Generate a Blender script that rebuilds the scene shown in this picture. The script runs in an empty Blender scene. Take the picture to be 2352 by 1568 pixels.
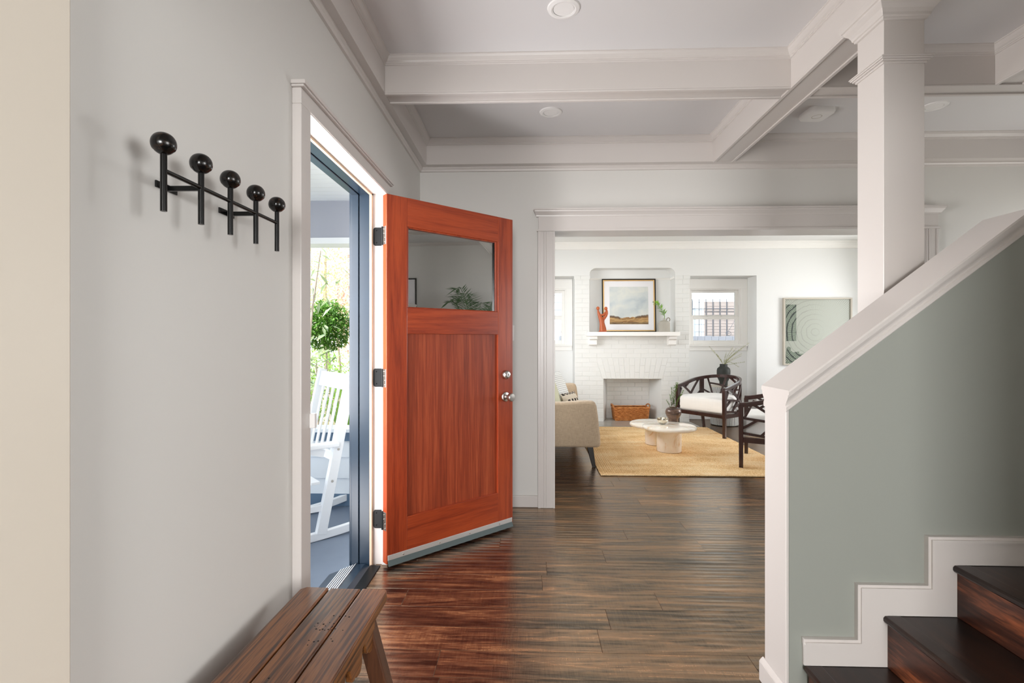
import bpy, bmesh, math, random
from mathutils import Vector, Matrix
R = math.radians
random.seed(7)
scene = bpy.context.scene
COL = scene.collection

# ------------------------------------------------------------------ camera, world, sun, lamps, exposure
cam_d = bpy.data.cameras.new('camera')
cam_d.sensor_width = 36.0
cam_d.lens = 36.0 * 1145.0 / 2352.0
cam_d.shift_y = -4.0 / 2352.0
cam_d.clip_start = 0.02
cam = bpy.data.objects.new('camera', cam_d)
cam.location = (0, 0, 1.25)
cam.rotation_euler = (R(90), 0, math.atan(36 / 1145.0))
COL.objects.link(cam)
scene.camera = cam

W = bpy.data.worlds.new('sky')
scene.world = W
W.use_nodes = True
bg = W.node_tree.nodes['Background']
bg.inputs['Color'].default_value = (0.88, 0.94, 1.0, 1)
bg.inputs['Strength'].default_value = 2.3

def lamp(name, loc, aim, sx, sy, watts, color):
    d = bpy.data.lights.new(name, 'AREA')
    d.shape = 'RECTANGLE'; d.size = sx; d.size_y = sy; d.energy = watts; d.color = color
    o = bpy.data.objects.new(name, d)
    o.location = loc
    o.rotation_euler = Vector(aim).to_track_quat('-Z', 'Y').to_euler()
    COL.objects.link(o)
    return o
sd = bpy.data.lights.new('sun', 'SUN'); sd.energy = 13.0; sd.angle = R(1.0); sd.color = (1.0, 0.96, 0.88)
so = bpy.data.objects.new('sun', sd)
so.rotation_euler = Vector((0.42, 0.42, -1.0)).to_track_quat('-Z', 'Y').to_euler()
COL.objects.link(so)
# living room window and open-door daylight, then added fills for the hall
lamp('daylight_living_right', (5.70, 6.25, 1.5), (-1, -0.55, -0.15), 1.5, 1.5, 95, (1.0, 0.99, 0.985))
lamp('daylight_living_left', (-1.10, 5.6, 1.55), (1, 0, -0.50), 2.2, 1.3, 86, (0.94, 0.965, 1.0))
lamp('daylight_porch_door', (-1.38, 2.08, 1.40), (1, 0.12, 0.05), 0.85, 1.5, 66, (1.0, 0.975, 0.965))
lamp('ceiling_fill_porch', (-1.16, 2.0, 0.1), (1, 0.1, 0.9), 0.5, 0.5, 10, (1.0, 0.97, 0.96))  # added fill lifting the far ceiling, in place of porch floor bounce
lamp('hall_fill_front', (0.3, -5.05, 1.45), (-0.05, 1, -0.02), 2.0, 1.5, 300, (1.0, 0.995, 0.985))  # added fill behind the camera for the surfaces facing it
lamp('hall_fill_side', (4.10, -0.9, 1.5), (-1, 0.12, -0.1), 1.8, 1.4, 90, (1.0, 0.99, 0.98))  # made-up side source that brightens the left wall
lamp('hall_fill_right', (4.10, 3.15, 1.45), (-1, -0.1, 0.25), 0.8, 1.3, 11, (1.0, 0.98, 0.96))  # fill at an invented opening, lifts the hall ceiling and back wall

scene.view_settings.view_transform = 'Standard'
scene.view_settings.look = 'None'
scene.view_settings.gamma = 1.0
scene.view_settings.use_curve_mapping = False
scene.view_settings.exposure = 0.0
scene.cycles.use_denoising = True
scene.cycles.max_bounces = 10
scene.cycles.diffuse_bounces = 6
scene.cycles.glossy_bounces = 4
scene.cycles.transparent_max_bounces = 16
scene.cycles.caustics_reflective = False
scene.cycles.caustics_refractive = False
scene.cycles.sample_clamp_indirect = 6.0

# ------------------------------------------------------------------ materials
def srgb(r, g, b):
    def f(c):
        c /= 255.0
        return c / 12.92 if c <= 0.04045 else ((c + 0.055) / 1.055) ** 2.4
    return (f(r), f(g), f(b), 1.0)

class NT:
    def __init__(s, name):
        s.m = bpy.data.materials.new(name); s.m.use_nodes = True
        s.t = s.m.node_tree; s.p = s.t.nodes['Principled BSDF']; s.out = s.t.nodes['Material Output']
    def n(s, typ, **kw):
        o = s.t.nodes.new(typ)
        for k, v in kw.items():
            if k.startswith('i_'): o.inputs[k[2:].replace('_', ' ')].default_value = v
            else: setattr(o, k, v)
        return o
    def l(s, a, b): s.t.links.new(a, b)
    def math(s, op, a, b=None, c=None):
        o = s.n('ShaderNodeMath', operation=op)
        for i, x in enumerate((a, b, c)):
            if x is None: continue
            if isinstance(x, (int, float)): o.inputs[i].default_value = x
            else: s.l(x, o.inputs[i])
        return o.outputs[0]
    def ramp(s, fac, stops, interp='LINEAR'):
        o = s.n('ShaderNodeValToRGB'); o.color_ramp.interpolation = interp
        e = o.color_ramp.elements
        e[0].position, e[0].color = stops[0]
        e[1].position, e[1].color = stops[-1]
        for pos, c in stops[1:-1]:
            x = e.new(pos); x.color = c
        s.l(fac, o.inputs[0]); return o.outputs[0]
    def mix(s, fac, a, b, blend='MIX'):
        o = s.n('ShaderNodeMix', data_type='RGBA', blend_type=blend)
        if isinstance(fac, (int, float)): o.inputs[0].default_value = fac
        else: s.l(fac, o.inputs[0])
        for k, x in ((6, a), (7, b)):
            if isinstance(x, tuple): o.inputs[k].default_value = x
            else: s.l(x, o.inputs[k])
        return o.outputs[2]
    def bump(s, h, strength=0.2, dist=0.002):
        b = s.n('ShaderNodeBump'); b.inputs['Strength'].default_value = strength; b.inputs['Distance'].default_value = dist
        s.l(h, b.inputs['Height']); s.l(b.outputs[0], s.p.inputs['Normal'])
    def coords(s, scale, rnd=0.0, world=False, rot=(0, 0, 0)):
        src = s.n('ShaderNodeNewGeometry').outputs['Position'] if world else s.n('ShaderNodeTexCoord').outputs['Object']
        if rnd:
            oi = s.n('ShaderNodeObjectInfo')
            cx = s.n('ShaderNodeCombineXYZ')
            a = s.math('MULTIPLY', oi.outputs['Random'], rnd)
            b = s.math('MULTIPLY', s.math('FRACT', s.math('MULTIPLY', oi.outputs['Random'], 17.31)), rnd)
            d = s.math('MULTIPLY', s.math('FRACT', s.math('MULTIPLY', oi.outputs['Random'], 43.77)), rnd)
            for i, q in enumerate((a, b, d)): s.l(q, cx.inputs[i])
            ad = s.n('ShaderNodeVectorMath', operation='ADD'); s.l(src, ad.inputs[0]); s.l(cx.outputs[0], ad.inputs[1]); src = ad.outputs[0]
        mp = s.n('ShaderNodeMapping'); mp.inputs['Scale'].default_value = scale; mp.inputs['Rotation'].default_value = rot
        s.l(src, mp.inputs['Vector']); return mp.outputs[0]
    def noise(s, vec, scale=1.0, detail=4.0, rough=0.55, dist=0.0):
        o = s.n('ShaderNodeTexNoise'); o.inputs['Scale'].default_value = scale; o.inputs['Detail'].default_value = detail
        o.inputs['Roughness'].default_value = rough; o.inputs['Distortion'].default_value = dist
        s.l(vec, o.inputs['Vector']); return o.outputs['Fac']

def paint(name, col, rough=0.55, bump=0.0, bscale=60, spec=0.35, var=0.0):
    k = NT(name)
    k.p.inputs['Base Color'].default_value = col; k.p.inputs['Roughness'].default_value = rough
    k.p.inputs['Specular IOR Level'].default_value = spec
    if var:
        nz = k.noise(k.coords((1, 1, 1), 5), 6, 3)
        d = tuple(c * (1 - var) for c in col[:3]) + (1,); u = tuple(min(1, c * (1 + var)) for c in col[:3]) + (1,)
        k.l(k.ramp(nz, [(0.3, d), (0.7, u)]), k.p.inputs['Base Color'])
    if bump:
        k.bump(k.noise(k.coords((1, 1, 1), world=True), bscale, 3), bump, 0.001)
    return k.m

def wood(name, stops, axis, grain=9.0, stretch=0.06, rough=0.4, bump=0.12, rnd=9.0, spec=0.4, coat=0.0, fine=0.35, world=False):
    """axis = index of the grain direction in object space"""
    k = NT(name)
    sc = [1.0, 1.0, 1.0]; sc[axis] = stretch
    v = k.coords(tuple(sc), rnd, world)
    a = k.noise(v, grain, 6, 0.62, 1.2)
    b = k.noise(v, grain * 9, 3, 0.6)
    f = k.math('ADD', k.math('MULTIPLY', a, 1.0 - fine), k.math('MULTIPLY', b, fine))
    k.l(k.ramp(f, stops), k.p.inputs['Base Color'])
    k.p.inputs['Roughness'].default_value = rough; k.p.inputs['Specular IOR Level'].default_value = spec
    k.p.inputs['Coat Weight'].default_value = coat; k.p.inputs['Coat Roughness'].default_value = 0.15
    if bump: k.bump(f, bump, 0.002)
    return k.m

M = {}
M['wall'] = paint('wall_paint_warm_grey', srgb(214, 212, 208), 0.5, 0.06, 90)
M['wall_strip'] = paint('wall_paint_cream', srgb(226, 217, 203), 0.4)
M['wall_stair'] = paint('wall_paint_stair_grey', srgb(150, 153, 146), 0.4, 0.05, 90)
M['wall_living'] = paint('wall_paint_white', srgb(229, 229, 227), 0.55)
M['alcove'] = paint('alcove_paint_pale_grey', srgb(234, 234, 232), 0.55)
M['ceiling'] = paint('ceiling_paint', srgb(221, 219, 219), 0.5)
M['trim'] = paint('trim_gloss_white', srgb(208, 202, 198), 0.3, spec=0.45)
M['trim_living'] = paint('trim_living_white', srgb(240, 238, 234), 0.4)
M['white'] = paint('white_plastic', srgb(238, 236, 234), 0.35)
M['brick'] = paint('white_painted_brick', srgb(227, 227, 224), 0.5, 0.35, 120, var=0.015)
M['mortar'] = paint('white_painted_mortar', srgb(224, 224, 221), 0.7)
M['blue'] = paint('slate_blue_paint', srgb(29, 45, 61), 0.3, 0.1, 30, spec=0.5, var=0.08)
M['blue_beam'] = paint('lavender_grey_paint', srgb(172, 174, 186), 0.5)
M['blue_porch'] = paint('porch_band_blue', srgb(100, 124, 148), 0.5)
M['porch_siding'] = paint('porch_siding_white', srgb(238, 243, 248), 0.5)
M['porch_floor'] = paint('porch_floor_blue_grey', srgb(118, 130, 148), 0.35, 0.1, 20, var=0.05)
M['siding'] = paint('white_siding', srgb(236, 242, 248), 0.5)
M['porch_white'] = paint('porch_white', srgb(243, 245, 248), 0.4)
M['tan_strip'] = paint('tan_weatherstrip', srgb(212, 186, 160), 0.6)
M['black_metal'] = paint('black_metal', (0.004, 0.004, 0.004, 1), 0.25, spec=0.3)
M['hinge_black'] = paint('hinge_black', (0.006, 0.007, 0.008, 1), 0.4, spec=0.2)
M['sensor'] = M['white']
k = NT('black_stained_ball'); k.p.inputs['Roughness'].default_value = 0.2
k.l(k.ramp(k.noise(k.coords((1, 1, 3), 9), 40, 4, .6, 2), [(0.55, (0.003, 0.003, 0.003, 1)), (0.78, srgb(70, 45, 28))]), k.p.inputs['Base Color']); M['ball'] = k.m
def metal(name, col, rough=0.3):
    k = NT(name); k.p.inputs['Base Color'].default_value = col; k.p.inputs['Metallic'].default_value = 1.0; k.p.inputs['Roughness'].default_value = rough
    return k.m
M['nickel'] = metal('satin_nickel', (0.55, 0.52, 0.49, 1), 0.28)
M['aluminium'] = metal('brushed_aluminium', (0.80, 0.81, 0.82, 1), 0.55)
M['silver'] = metal('silver_bowl', (0.80, 0.76, 0.66, 1), 0.16)
M['rubber'] = paint('grey_rubber', srgb(78, 88, 88), 0.5)

door_stops = [(0.25, srgb(98, 34, 15)), (0.42, srgb(136, 50, 23)), (0.58, srgb(164, 68, 33)), (0.78, srgb(120, 43, 19))]
M['door_v'] = wood('mahogany_door_upright', door_stops, 2, 16, 0.05, 0.36, 0.05, coat=0.15, fine=0.3)
M['door_h'] = wood('mahogany_door_cross', door_stops, 0, 14, 0.06, 0.36, 0.05, coat=0.15, fine=0.3)
panel_stops = [(0.28, srgb(96, 36, 19)), (0.5, srgb(140, 58, 32)), (0.72, srgb(178, 88, 52))]
M['door_p'] = wood('mahogany_door_panel', panel_stops, 2, 13, 0.035, 0.4, 0.05, coat=0.1, fine=0.4)

# hand scraped dark floor planks: grain and ripples run along x
k = NT('dark_floor_plank')
v = k.coords((0.17, 1.9, 1), 11, True)
a = k.noise(v, 9, 7, 0.72, 1.1)
b = k.noise(k.coords((0.9, 14, 1), 5, True), 10, 4, 0.6)
cst = k.noise(k.coords((60, 3, 1), 3, True), 4, 2)
f = k.math('ADD', k.math('MULTIPLY', a, .64), k.math('ADD', k.math('MULTIPLY', b, .23), k.math('MULTIPLY', cst, .13)))
oi = k.n('ShaderNodeObjectInfo')
f = k.math('ADD', f, k.math('MULTIPLY', k.math('SUBTRACT', oi.outputs['Random'], .5), .06))
k.l(k.ramp(f, [(0.38, srgb(6, 4, 4)), (0.45, srgb(20, 12, 10)), (0.50, srgb(46, 28, 20)), (0.55, srgb(80, 51, 34)), (0.61, srgb(132, 90, 60)), (0.70, srgb(32, 20, 15))]), k.p.inputs['Base Color'])
k.p.inputs['Roughness'].default_value = 0.25
k.p.inputs['IOR'].default_value = 2.25; k.l(k.ramp(f, [(.40, (.35, .35, .35, 1)), (.54, (1, 1, 1, 1))]), k.p.inputs['Specular IOR Level']); k.p.inputs['Specular Tint'].default_value = (1.0, 0.77, 0.54, 1)
wv = k.n('ShaderNodeTexWave', wave_type='BANDS', bands_direction='Y'); wv.inputs['Scale'].default_value = 8; wv.inputs['Distortion'].default_value = 2.2; wv.inputs['Detail'].default_value = 2
wv.inputs['Detail Scale'].default_value = 0.8
k.l(k.coords((0.16, 1, 1), 7, True), wv.inputs['Vector'])
k.bump(k.math('ADD', k.math('MULTIPLY', wv.outputs['Fac'], .8), k.math('MULTIPLY', f, 1.0)), 0.24, 0.004)
M['plank'] = k.m
M['plank_gap'] = paint('floor_joint_dark', (0.006, 0.004, 0.003, 1), 0.7)
step_stops = [(0.35, srgb(28, 13, 9)), (0.5, srgb(66, 34, 22)), (0.62, srgb(128, 70, 42)), (0.75, srgb(48, 25, 17))]
M['riser'] = wood('stair_riser_wood', step_stops, 1, 9, 0.12, 0.32, 0.12)
M['tread'] = wood('stair_tread_wood', [(0.35, srgb(17, 10, 8)), (0.55, srgb(38, 22, 16)), (0.7, srgb(62, 36, 24))], 1, 8, 0.1, 0.3, 0.12)
M['bench'] = wood('worn_elm_bench', [(0.36, srgb(30, 15, 7)), (0.46, srgb(92, 52, 23)), (0.54, srgb(140, 88, 46)), (0.64, srgb(70, 38, 18))], 1, 12, 0.035, 0.34, 0.4, fine=0.6, spec=0.6, coat=0.25)
M['bench_leg'] = wood('worn_elm_leg', [(0.3, srgb(36, 18, 9)), (0.55, srgb(84, 48, 26)), (0.75, srgb(54, 30, 16))], 2, 11, 0.08, 0.45, 0.3)
M['bench_apron'] = M['bench']
M['chair_wood'] = wood('dark_walnut_chair', [(0.3, srgb(30, 12, 9)), (0.55, srgb(50, 22, 17)), (0.75, srgb(70, 34, 26))], 2, 8, 0.1, 0.25, 0.02, spec=0.5, coat=0.25)
M['sofa_leg'] = paint('black_wood', (0.006, 0.005, 0.005, 1), 0.3)

def fabric(name, col, scale=420, bump=0.4, var=0.12, rough=0.9):
    k = NT(name)
    v = k.coords((1, 1, 1))
    sx = k.noise(k.coords((1, 0.06, 0.06)), scale * .5, 2); sz = k.noise(k.coords((0.06, 0.06, 1)), scale * .5, 2)
    f = k.math('MULTIPLY', k.math('ADD', sx, sz), .5)
    d = tuple(c * (1 - var) for c in col[:3]) + (1,); u = tuple(min(1, c * (1 + var)) for c in col[:3]) + (1,)
    k.l(k.ramp(f, [(0.38, d), (0.62, u)]), k.p.inputs['Base Color'])
    k.p.inputs['Roughness'].default_value = rough; k.p.inputs['Sheen Weight'].default_value = 0.15
    k.p.inputs['Specular IOR Level'].default_value = 0.15
    k.bump(f, bump, 0.002)
    return k.m
M['sofa'] = fabric('oatmeal_linen', srgb(178, 158, 134), 900, var=0.15)
M['cushion'] = fabric('white_canvas', srgb(240, 238, 234), 200, 0.1, 0.02)
M['pillow_green'] = fabric('pale_green_linen', srgb(208, 208, 182), 200, .1, .03)
# woven white pillow with rows of short dark dashes
def dashes(name, base, dark, sx, sz, duty, axis='XZ'):
    k = NT(name)
    sep = k.n('ShaderNodeSeparateXYZ'); k.l(k.n('ShaderNodeTexCoord').outputs['Object'], sep.inputs[0])
    z = k.math('FRACT', k.math('MULTIPLY', sep.outputs[2], sz))
    x = k.math('FRACT', k.math('ADD', k.math('MULTIPLY', sep.outputs[0], sx), k.math('MULTIPLY', k.math('FLOOR', k.math('MULTIPLY', sep.outputs[2], sz)), .5)))
    mask = k.math('MULTIPLY', k.math('LESS_THAN', z, duty), k.math('LESS_THAN', x, .6))
    k.l(k.mix(mask, base, dark), k.p.inputs['Base Color']); k.p.inputs['Roughness'].default_value = .9
    return k.m
M['pillow_dash'] = dashes('white_pillow_dark_dashes', srgb(238, 238, 236), srgb(120, 120, 118), 32, 46, .22)
M['pillow_tan'] = dashes('tan_pillow_black_dashes', srgb(214, 202, 184), srgb(40, 34, 30), 16, 12, .35)

k = NT('jute_rug')
n1 = k.noise(k.coords((0.5, 1.3, 1), world=True), 4, 3); n2 = k.noise(k.coords((1, .35, 1), world=True), 130, 3, .6)
f = k.math('ADD', k.math('MULTIPLY', n1, .45), k.math('MULTIPLY', n2, .55))
k.l(k.ramp(f, [(0.36, srgb(206, 160, 108)), (0.5, srgb(242, 206, 154)), (0.64, srgb(252, 230, 194))]), k.p.inputs['Base Color'])
k.p.inputs['Roughness'].default_value = .95; k.p.inputs['Specular IOR Level'].default_value = .1
k.bump(k.noise(k.coords((1, .5, 1), world=True), 260, 2), .6, .003)
M['jute'] = k.m

k = NT('onyx_marble')
v = k.coords((1, 1, 1))
f = k.noise(v, 5, 6, .6, 2.5)
k.l(k.ramp(f, [(0.3, srgb(250, 244, 234)), (0.55, srgb(244, 234, 220)), (0.68, srgb(228, 200, 164)), (0.78, srgb(246, 238, 228))]), k.p.inputs['Base Color'])
k.p.inputs['Roughness'].default_value = .08; k.p.inputs['Subsurface Weight'].default_value = .1; k.p.inputs['Subsurface Radius'].default_value = (.03, .02, .01)
M['marble'] = k.m
M['concrete'] = paint('hearth_concrete', srgb(172, 168, 160), .22, .1, 15, .6, .05)
k = NT('bronze_glaze')
sep = k.n('ShaderNodeSeparateXYZ'); k.l(k.n('ShaderNodeTexCoord').outputs['Object'], sep.inputs[0])
f = k.noise(k.coords((1, 1, 9)), 9, 3)
k.l(k.ramp(f, [(.35, srgb(62, 50, 46)), (.5, srgb(104, 82, 70)), (.62, srgb(128, 102, 86)), (.72, srgb(70, 58, 54))]), k.p.inputs['Base Color'])
k.p.inputs['Roughness'].default_value = .28; k.p.inputs['Metallic'].default_value = .3; M['pot'] = k.m
M['black_vase'] = paint('matte_black_clay', srgb(46, 48, 44), .6, .1, 60)
M['stone_jug'] = paint('weathered_stoneware', srgb(176, 171, 160), .8, .2, 60, var=.12)
M['jug_handle'] = paint('stoneware_handle', srgb(152, 142, 130), .8)
M['terracotta'] = wood('carved_orange_wood', [(.3, srgb(158, 72, 34)), (.55, srgb(182, 92, 50)), (.75, srgb(198, 114, 68))], 2, 12, .2, .35, .05)
k = NT('wicker'); f = k.noise(k.coords((.3, .3, 3)), 60, 4)
k.l(k.ramp(f, [(.34, srgb(140, 74, 30)), (.5, srgb(210, 132, 66)), (.68, srgb(240, 180, 112))]), k.p.inputs['Base Color']); k.p.inputs['Roughness'].default_value = .5
k.bump(f, .5, .004); M['wicker'] = k.m
M['wicker_dark'] = paint('basket_inside', srgb(60, 28, 16), .8)
M['wicker_rim'] = paint('basket_handle_wood', srgb(186, 122, 70), .5, .2, 60)
def leafm(name, c1, c2, trans=.35, rnd=True):
    k = NT(name)
    oi = k.noise(k.coords((1, 1, 1), world=True), 9, 2)
    k.l(k.ramp(oi, [(.3, c1), (.7, c2)]), k.p.inputs['Base Color'])
    k.p.inputs['Roughness'].default_value = .45
    tr = k.n('ShaderNodeBsdfTranslucent'); tr.inputs['Color'].default_value = c2
    mx = k.n('ShaderNodeMixShader'); mx.inputs[0].default_value = trans
    k.l(k.p.outputs[0], mx.inputs[1]); k.l(tr.outputs[0], mx.inputs[2]); k.l(mx.outputs[0], k.out.inputs['Surface'])
    return k.m
M['leaf_green'] = leafm('leaf_fresh_green', srgb(88, 140, 44), srgb(156, 196, 92))
M['leaf_dark'] = leafm('leaf_deep_green', srgb(44, 86, 22), srgb(100, 150, 56), .3)
M['leaf_yellow'] = leafm('leaf_yellow_green', srgb(180, 178, 96), srgb(238, 232, 180))
M['leaf_grey'] = leafm('leaf_grey_green', srgb(104, 132, 106), srgb(162, 180, 140))
M['leaf_pink'] = leafm('leaf_dry_pink', srgb(206, 150, 132), srgb(238, 206, 190))
M['grass'] = leafm('dry_grass_stem', srgb(132, 140, 76), srgb(186, 184, 124), .2)
M['rosemary'] = leafm('rosemary_needles', srgb(66, 110, 48), srgb(122, 160, 84), .2)
M['jug_leaf'] = leafm('glossy_leaf', srgb(84, 140, 30), srgb(140, 186, 60), .2)
M['palm'] = leafm('palm_leaf', srgb(50, 90, 48), srgb(90, 130, 80), .2)
M['stem'] = paint('stem_brown', srgb(120, 96, 70), .8)
M['bark'] = paint('pale_bark', srgb(186, 172, 160), .9, .3, 30, var=.15)
M['ground'] = paint('garden_ground', srgb(98, 96, 74), .95, var=.1)
M['pale_fence'] = paint('weathered_fence', srgb(128, 133, 146), .8, var=.04)
M['blind'] = paint('pinkish_blind', srgb(150, 140, 138), .7)
M['iron'] = paint('iron_grille', srgb(60, 68, 82), .5)
M['picture_black'] = paint('black_picture_frame', (0.012, 0.010, 0.008, 1), .3)
M['gold'] = metal('gold_fillet', (0.85, 0.56, 0.26, 1), .35)
M['mat_board'] = paint('white_mat_board', srgb(236, 234, 236), .7)
M['frame_grey'] = paint('champagne_frame', srgb(188, 180, 166), .4)

def glass(name, tint, gloss=0.1, rough=0.0):
    k = NT(name)
    k.t.nodes.remove(k.p)
    tr = k.n('ShaderNodeBsdfTransparent'); tr.inputs[0].default_value = tint
    gl = k.n('ShaderNodeBsdfGlossy'); gl.inputs['Roughness'].default_value = rough; gl.inputs[0].default_value = (1, 1, 1, 1)
    fr = k.n('ShaderNodeFresnel'); fr.inputs['IOR'].default_value = 1.5
    fac = k.math('ADD', k.math('MULTIPLY', fr.outputs[0], 1.0), gloss)
    mx = k.n('ShaderNodeMixShader'); k.l(fac, mx.inputs[0]); k.l(tr.outputs[0], mx.inputs[1]); k.l(gl.outputs[0], mx.inputs[2])
    k.l(mx.outputs[0], k.out.inputs['Surface'])
    return k.m
M['glass_door'] = glass('tinted_door_glass', (0.58, 0.61, 0.58, 1), 0.52)
M['glass_window'] = glass('clear_window_glass', (0.97, 0.98, 0.98, 1), 0.0)

# flat print: misty landscape (object space, x 0..1, z 0..1 scaled in the mesh)
k = NT('landscape_print')
tc = k.n('ShaderNodeTexCoord'); sep = k.n('ShaderNodeSeparateXYZ'); k.l(tc.outputs['Object'], sep.inputs[0])
cl = k.noise(k.coords((1, 1, 1.5)), 3.2, 4, .5, .4)
sky = k.ramp(cl, [(.28, srgb(176, 186, 192)), (.45, srgb(200, 206, 206)), (.6, srgb(216, 217, 210)), (.78, srgb(200, 206, 208))])
land = k.ramp(k.noise(k.coords((1.2, 1, 7)), 6, 6, .65, .8), [(.3, srgb(92, 72, 48)), (.45, srgb(150, 108, 62)), (.58, srgb(196, 162, 108)), (.72, srgb(150, 100, 62))])
edge = k.math('ADD', sep.outputs[2], k.math('MULTIPLY', k.math('SUBTRACT', k.noise(k.coords((1, 1, 0.01)), 9, 4), .5), .10))
vv = k.math('ABSOLUTE', k.math('SUBTRACT', sep.outputs[0], .25))
edge = k.math('SUBTRACT', edge, k.math('MULTIPLY', vv, .10))
msk = k.math('LESS_THAN', edge, .100)
xx = k.math('SUBTRACT', sep.outputs[0], .25)
side = k.math('GREATER_THAN', k.math('ABSOLUTE', k.math('SUBTRACT', xx, .03)), .115)
hedge = k.math('MULTIPLY', side, k.math('MULTIPLY', k.math('LESS_THAN', edge, .112), k.math('GREATER_THAN', edge, .078)))
dkb = k.math('MULTIPLY', k.math('LESS_THAN', sep.outputs[2], k.math('ADD', .014, k.math('MULTIPLY', k.noise(k.coords((1, 1, 3)), 12, 4), .03))), 1.0)
base = k.mix(msk, sky, land)
base = k.mix(k.math('MULTIPLY', hedge, .75), base, srgb(84, 62, 44))
base = k.mix(k.math('MULTIPLY', dkb, .6), base, srgb(66, 58, 48))
k.l(base, k.p.inputs['Base Color']); k.p.inputs['Roughness'].default_value = .5
M['landscape'] = k.m
# flat print: pale ground with a fan of fine radial strokes crossed by rings
def radial(name, base, line, dark):
    k = NT(name)
    tc = k.n('ShaderNodeTexCoord'); sep = k.n('ShaderNodeSeparateXYZ'); k.l(tc.outputs['Object'], sep.inputs[0])
    dx = k.math('SUBTRACT', sep.outputs[0], .47); dz = k.math('SUBTRACT', sep.outputs[2], .49)
    ang = k.math('ARCTAN2', dz, dx)
    rr = k.math('SQRT', k.math('ADD', k.math('MULTIPLY', dx, dx), k.math('MULTIPLY', dz, dz)))
    wob = k.noise(k.coords((1, 1, 1)), 12, 2)
    spokes = k.math('LESS_THAN', k.math('FRACT', k.math('ADD', k.math('MULTIPLY', ang, 26), k.math('MULTIPLY', wob, 1.4))), .30 if not dark else .42)
    rings = k.math('LESS_THAN', k.math('FRACT', k.math('ADD', k.math('MULTIPLY', rr, 14), k.math('MULTIPLY', wob, .6))), .16 if not dark else .24)
    cl_ = k.n('ShaderNodeClamp'); k.l(k.math('SUBTRACT', .55, k.math('MULTIPLY', dx, 3.5)), cl_.inputs[0])
    left = k.math('MULTIPLY', rings, cl_.outputs[0])
    msk = k.math('MAXIMUM', spokes, left if not dark else rings)
    k.l(k.mix(msk, base, line), k.p.inputs['Base Color']); k.p.inputs['Roughness'].default_value = .35
    return k.m
M['radial_pale'] = radial('pale_radial_print', srgb(164, 167, 155), srgb(144, 147, 136), False)
M['radial_dark'] = radial('dark_radial_print', srgb(138, 150, 130), srgb(22, 34, 26), True)
# flat print: black and white stripes round a drum stool
k = NT('striped_drum')
tc = k.n('ShaderNodeTexCoord'); sep = k.n('ShaderNodeSeparateXYZ'); k.l(tc.outputs['Object'], sep.inputs[0])
ang = k.math('ARCTAN2', sep.outputs[1], sep.outputs[0])
z4 = k.math('FLOOR', k.math('MULTIPLY', sep.outputs[2], 9))
st = k.math('FRACT', k.math('ADD', k.math('MULTIPLY', ang, 12.1), k.math('MULTIPLY', k.noise(k.coords((1, 1, 3)), 8, 1), .45)))
k.l(k.mix(k.math('LESS_THAN', st, .5), srgb(226, 226, 222), srgb(26, 30, 34)), k.p.inputs['Base Color']); k.p.inputs['Roughness'].default_value = .4
M['drum'] = k.m
M['lens'] = paint('frosted_lamp_lens', srgb(240, 238, 236), .5)

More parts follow.
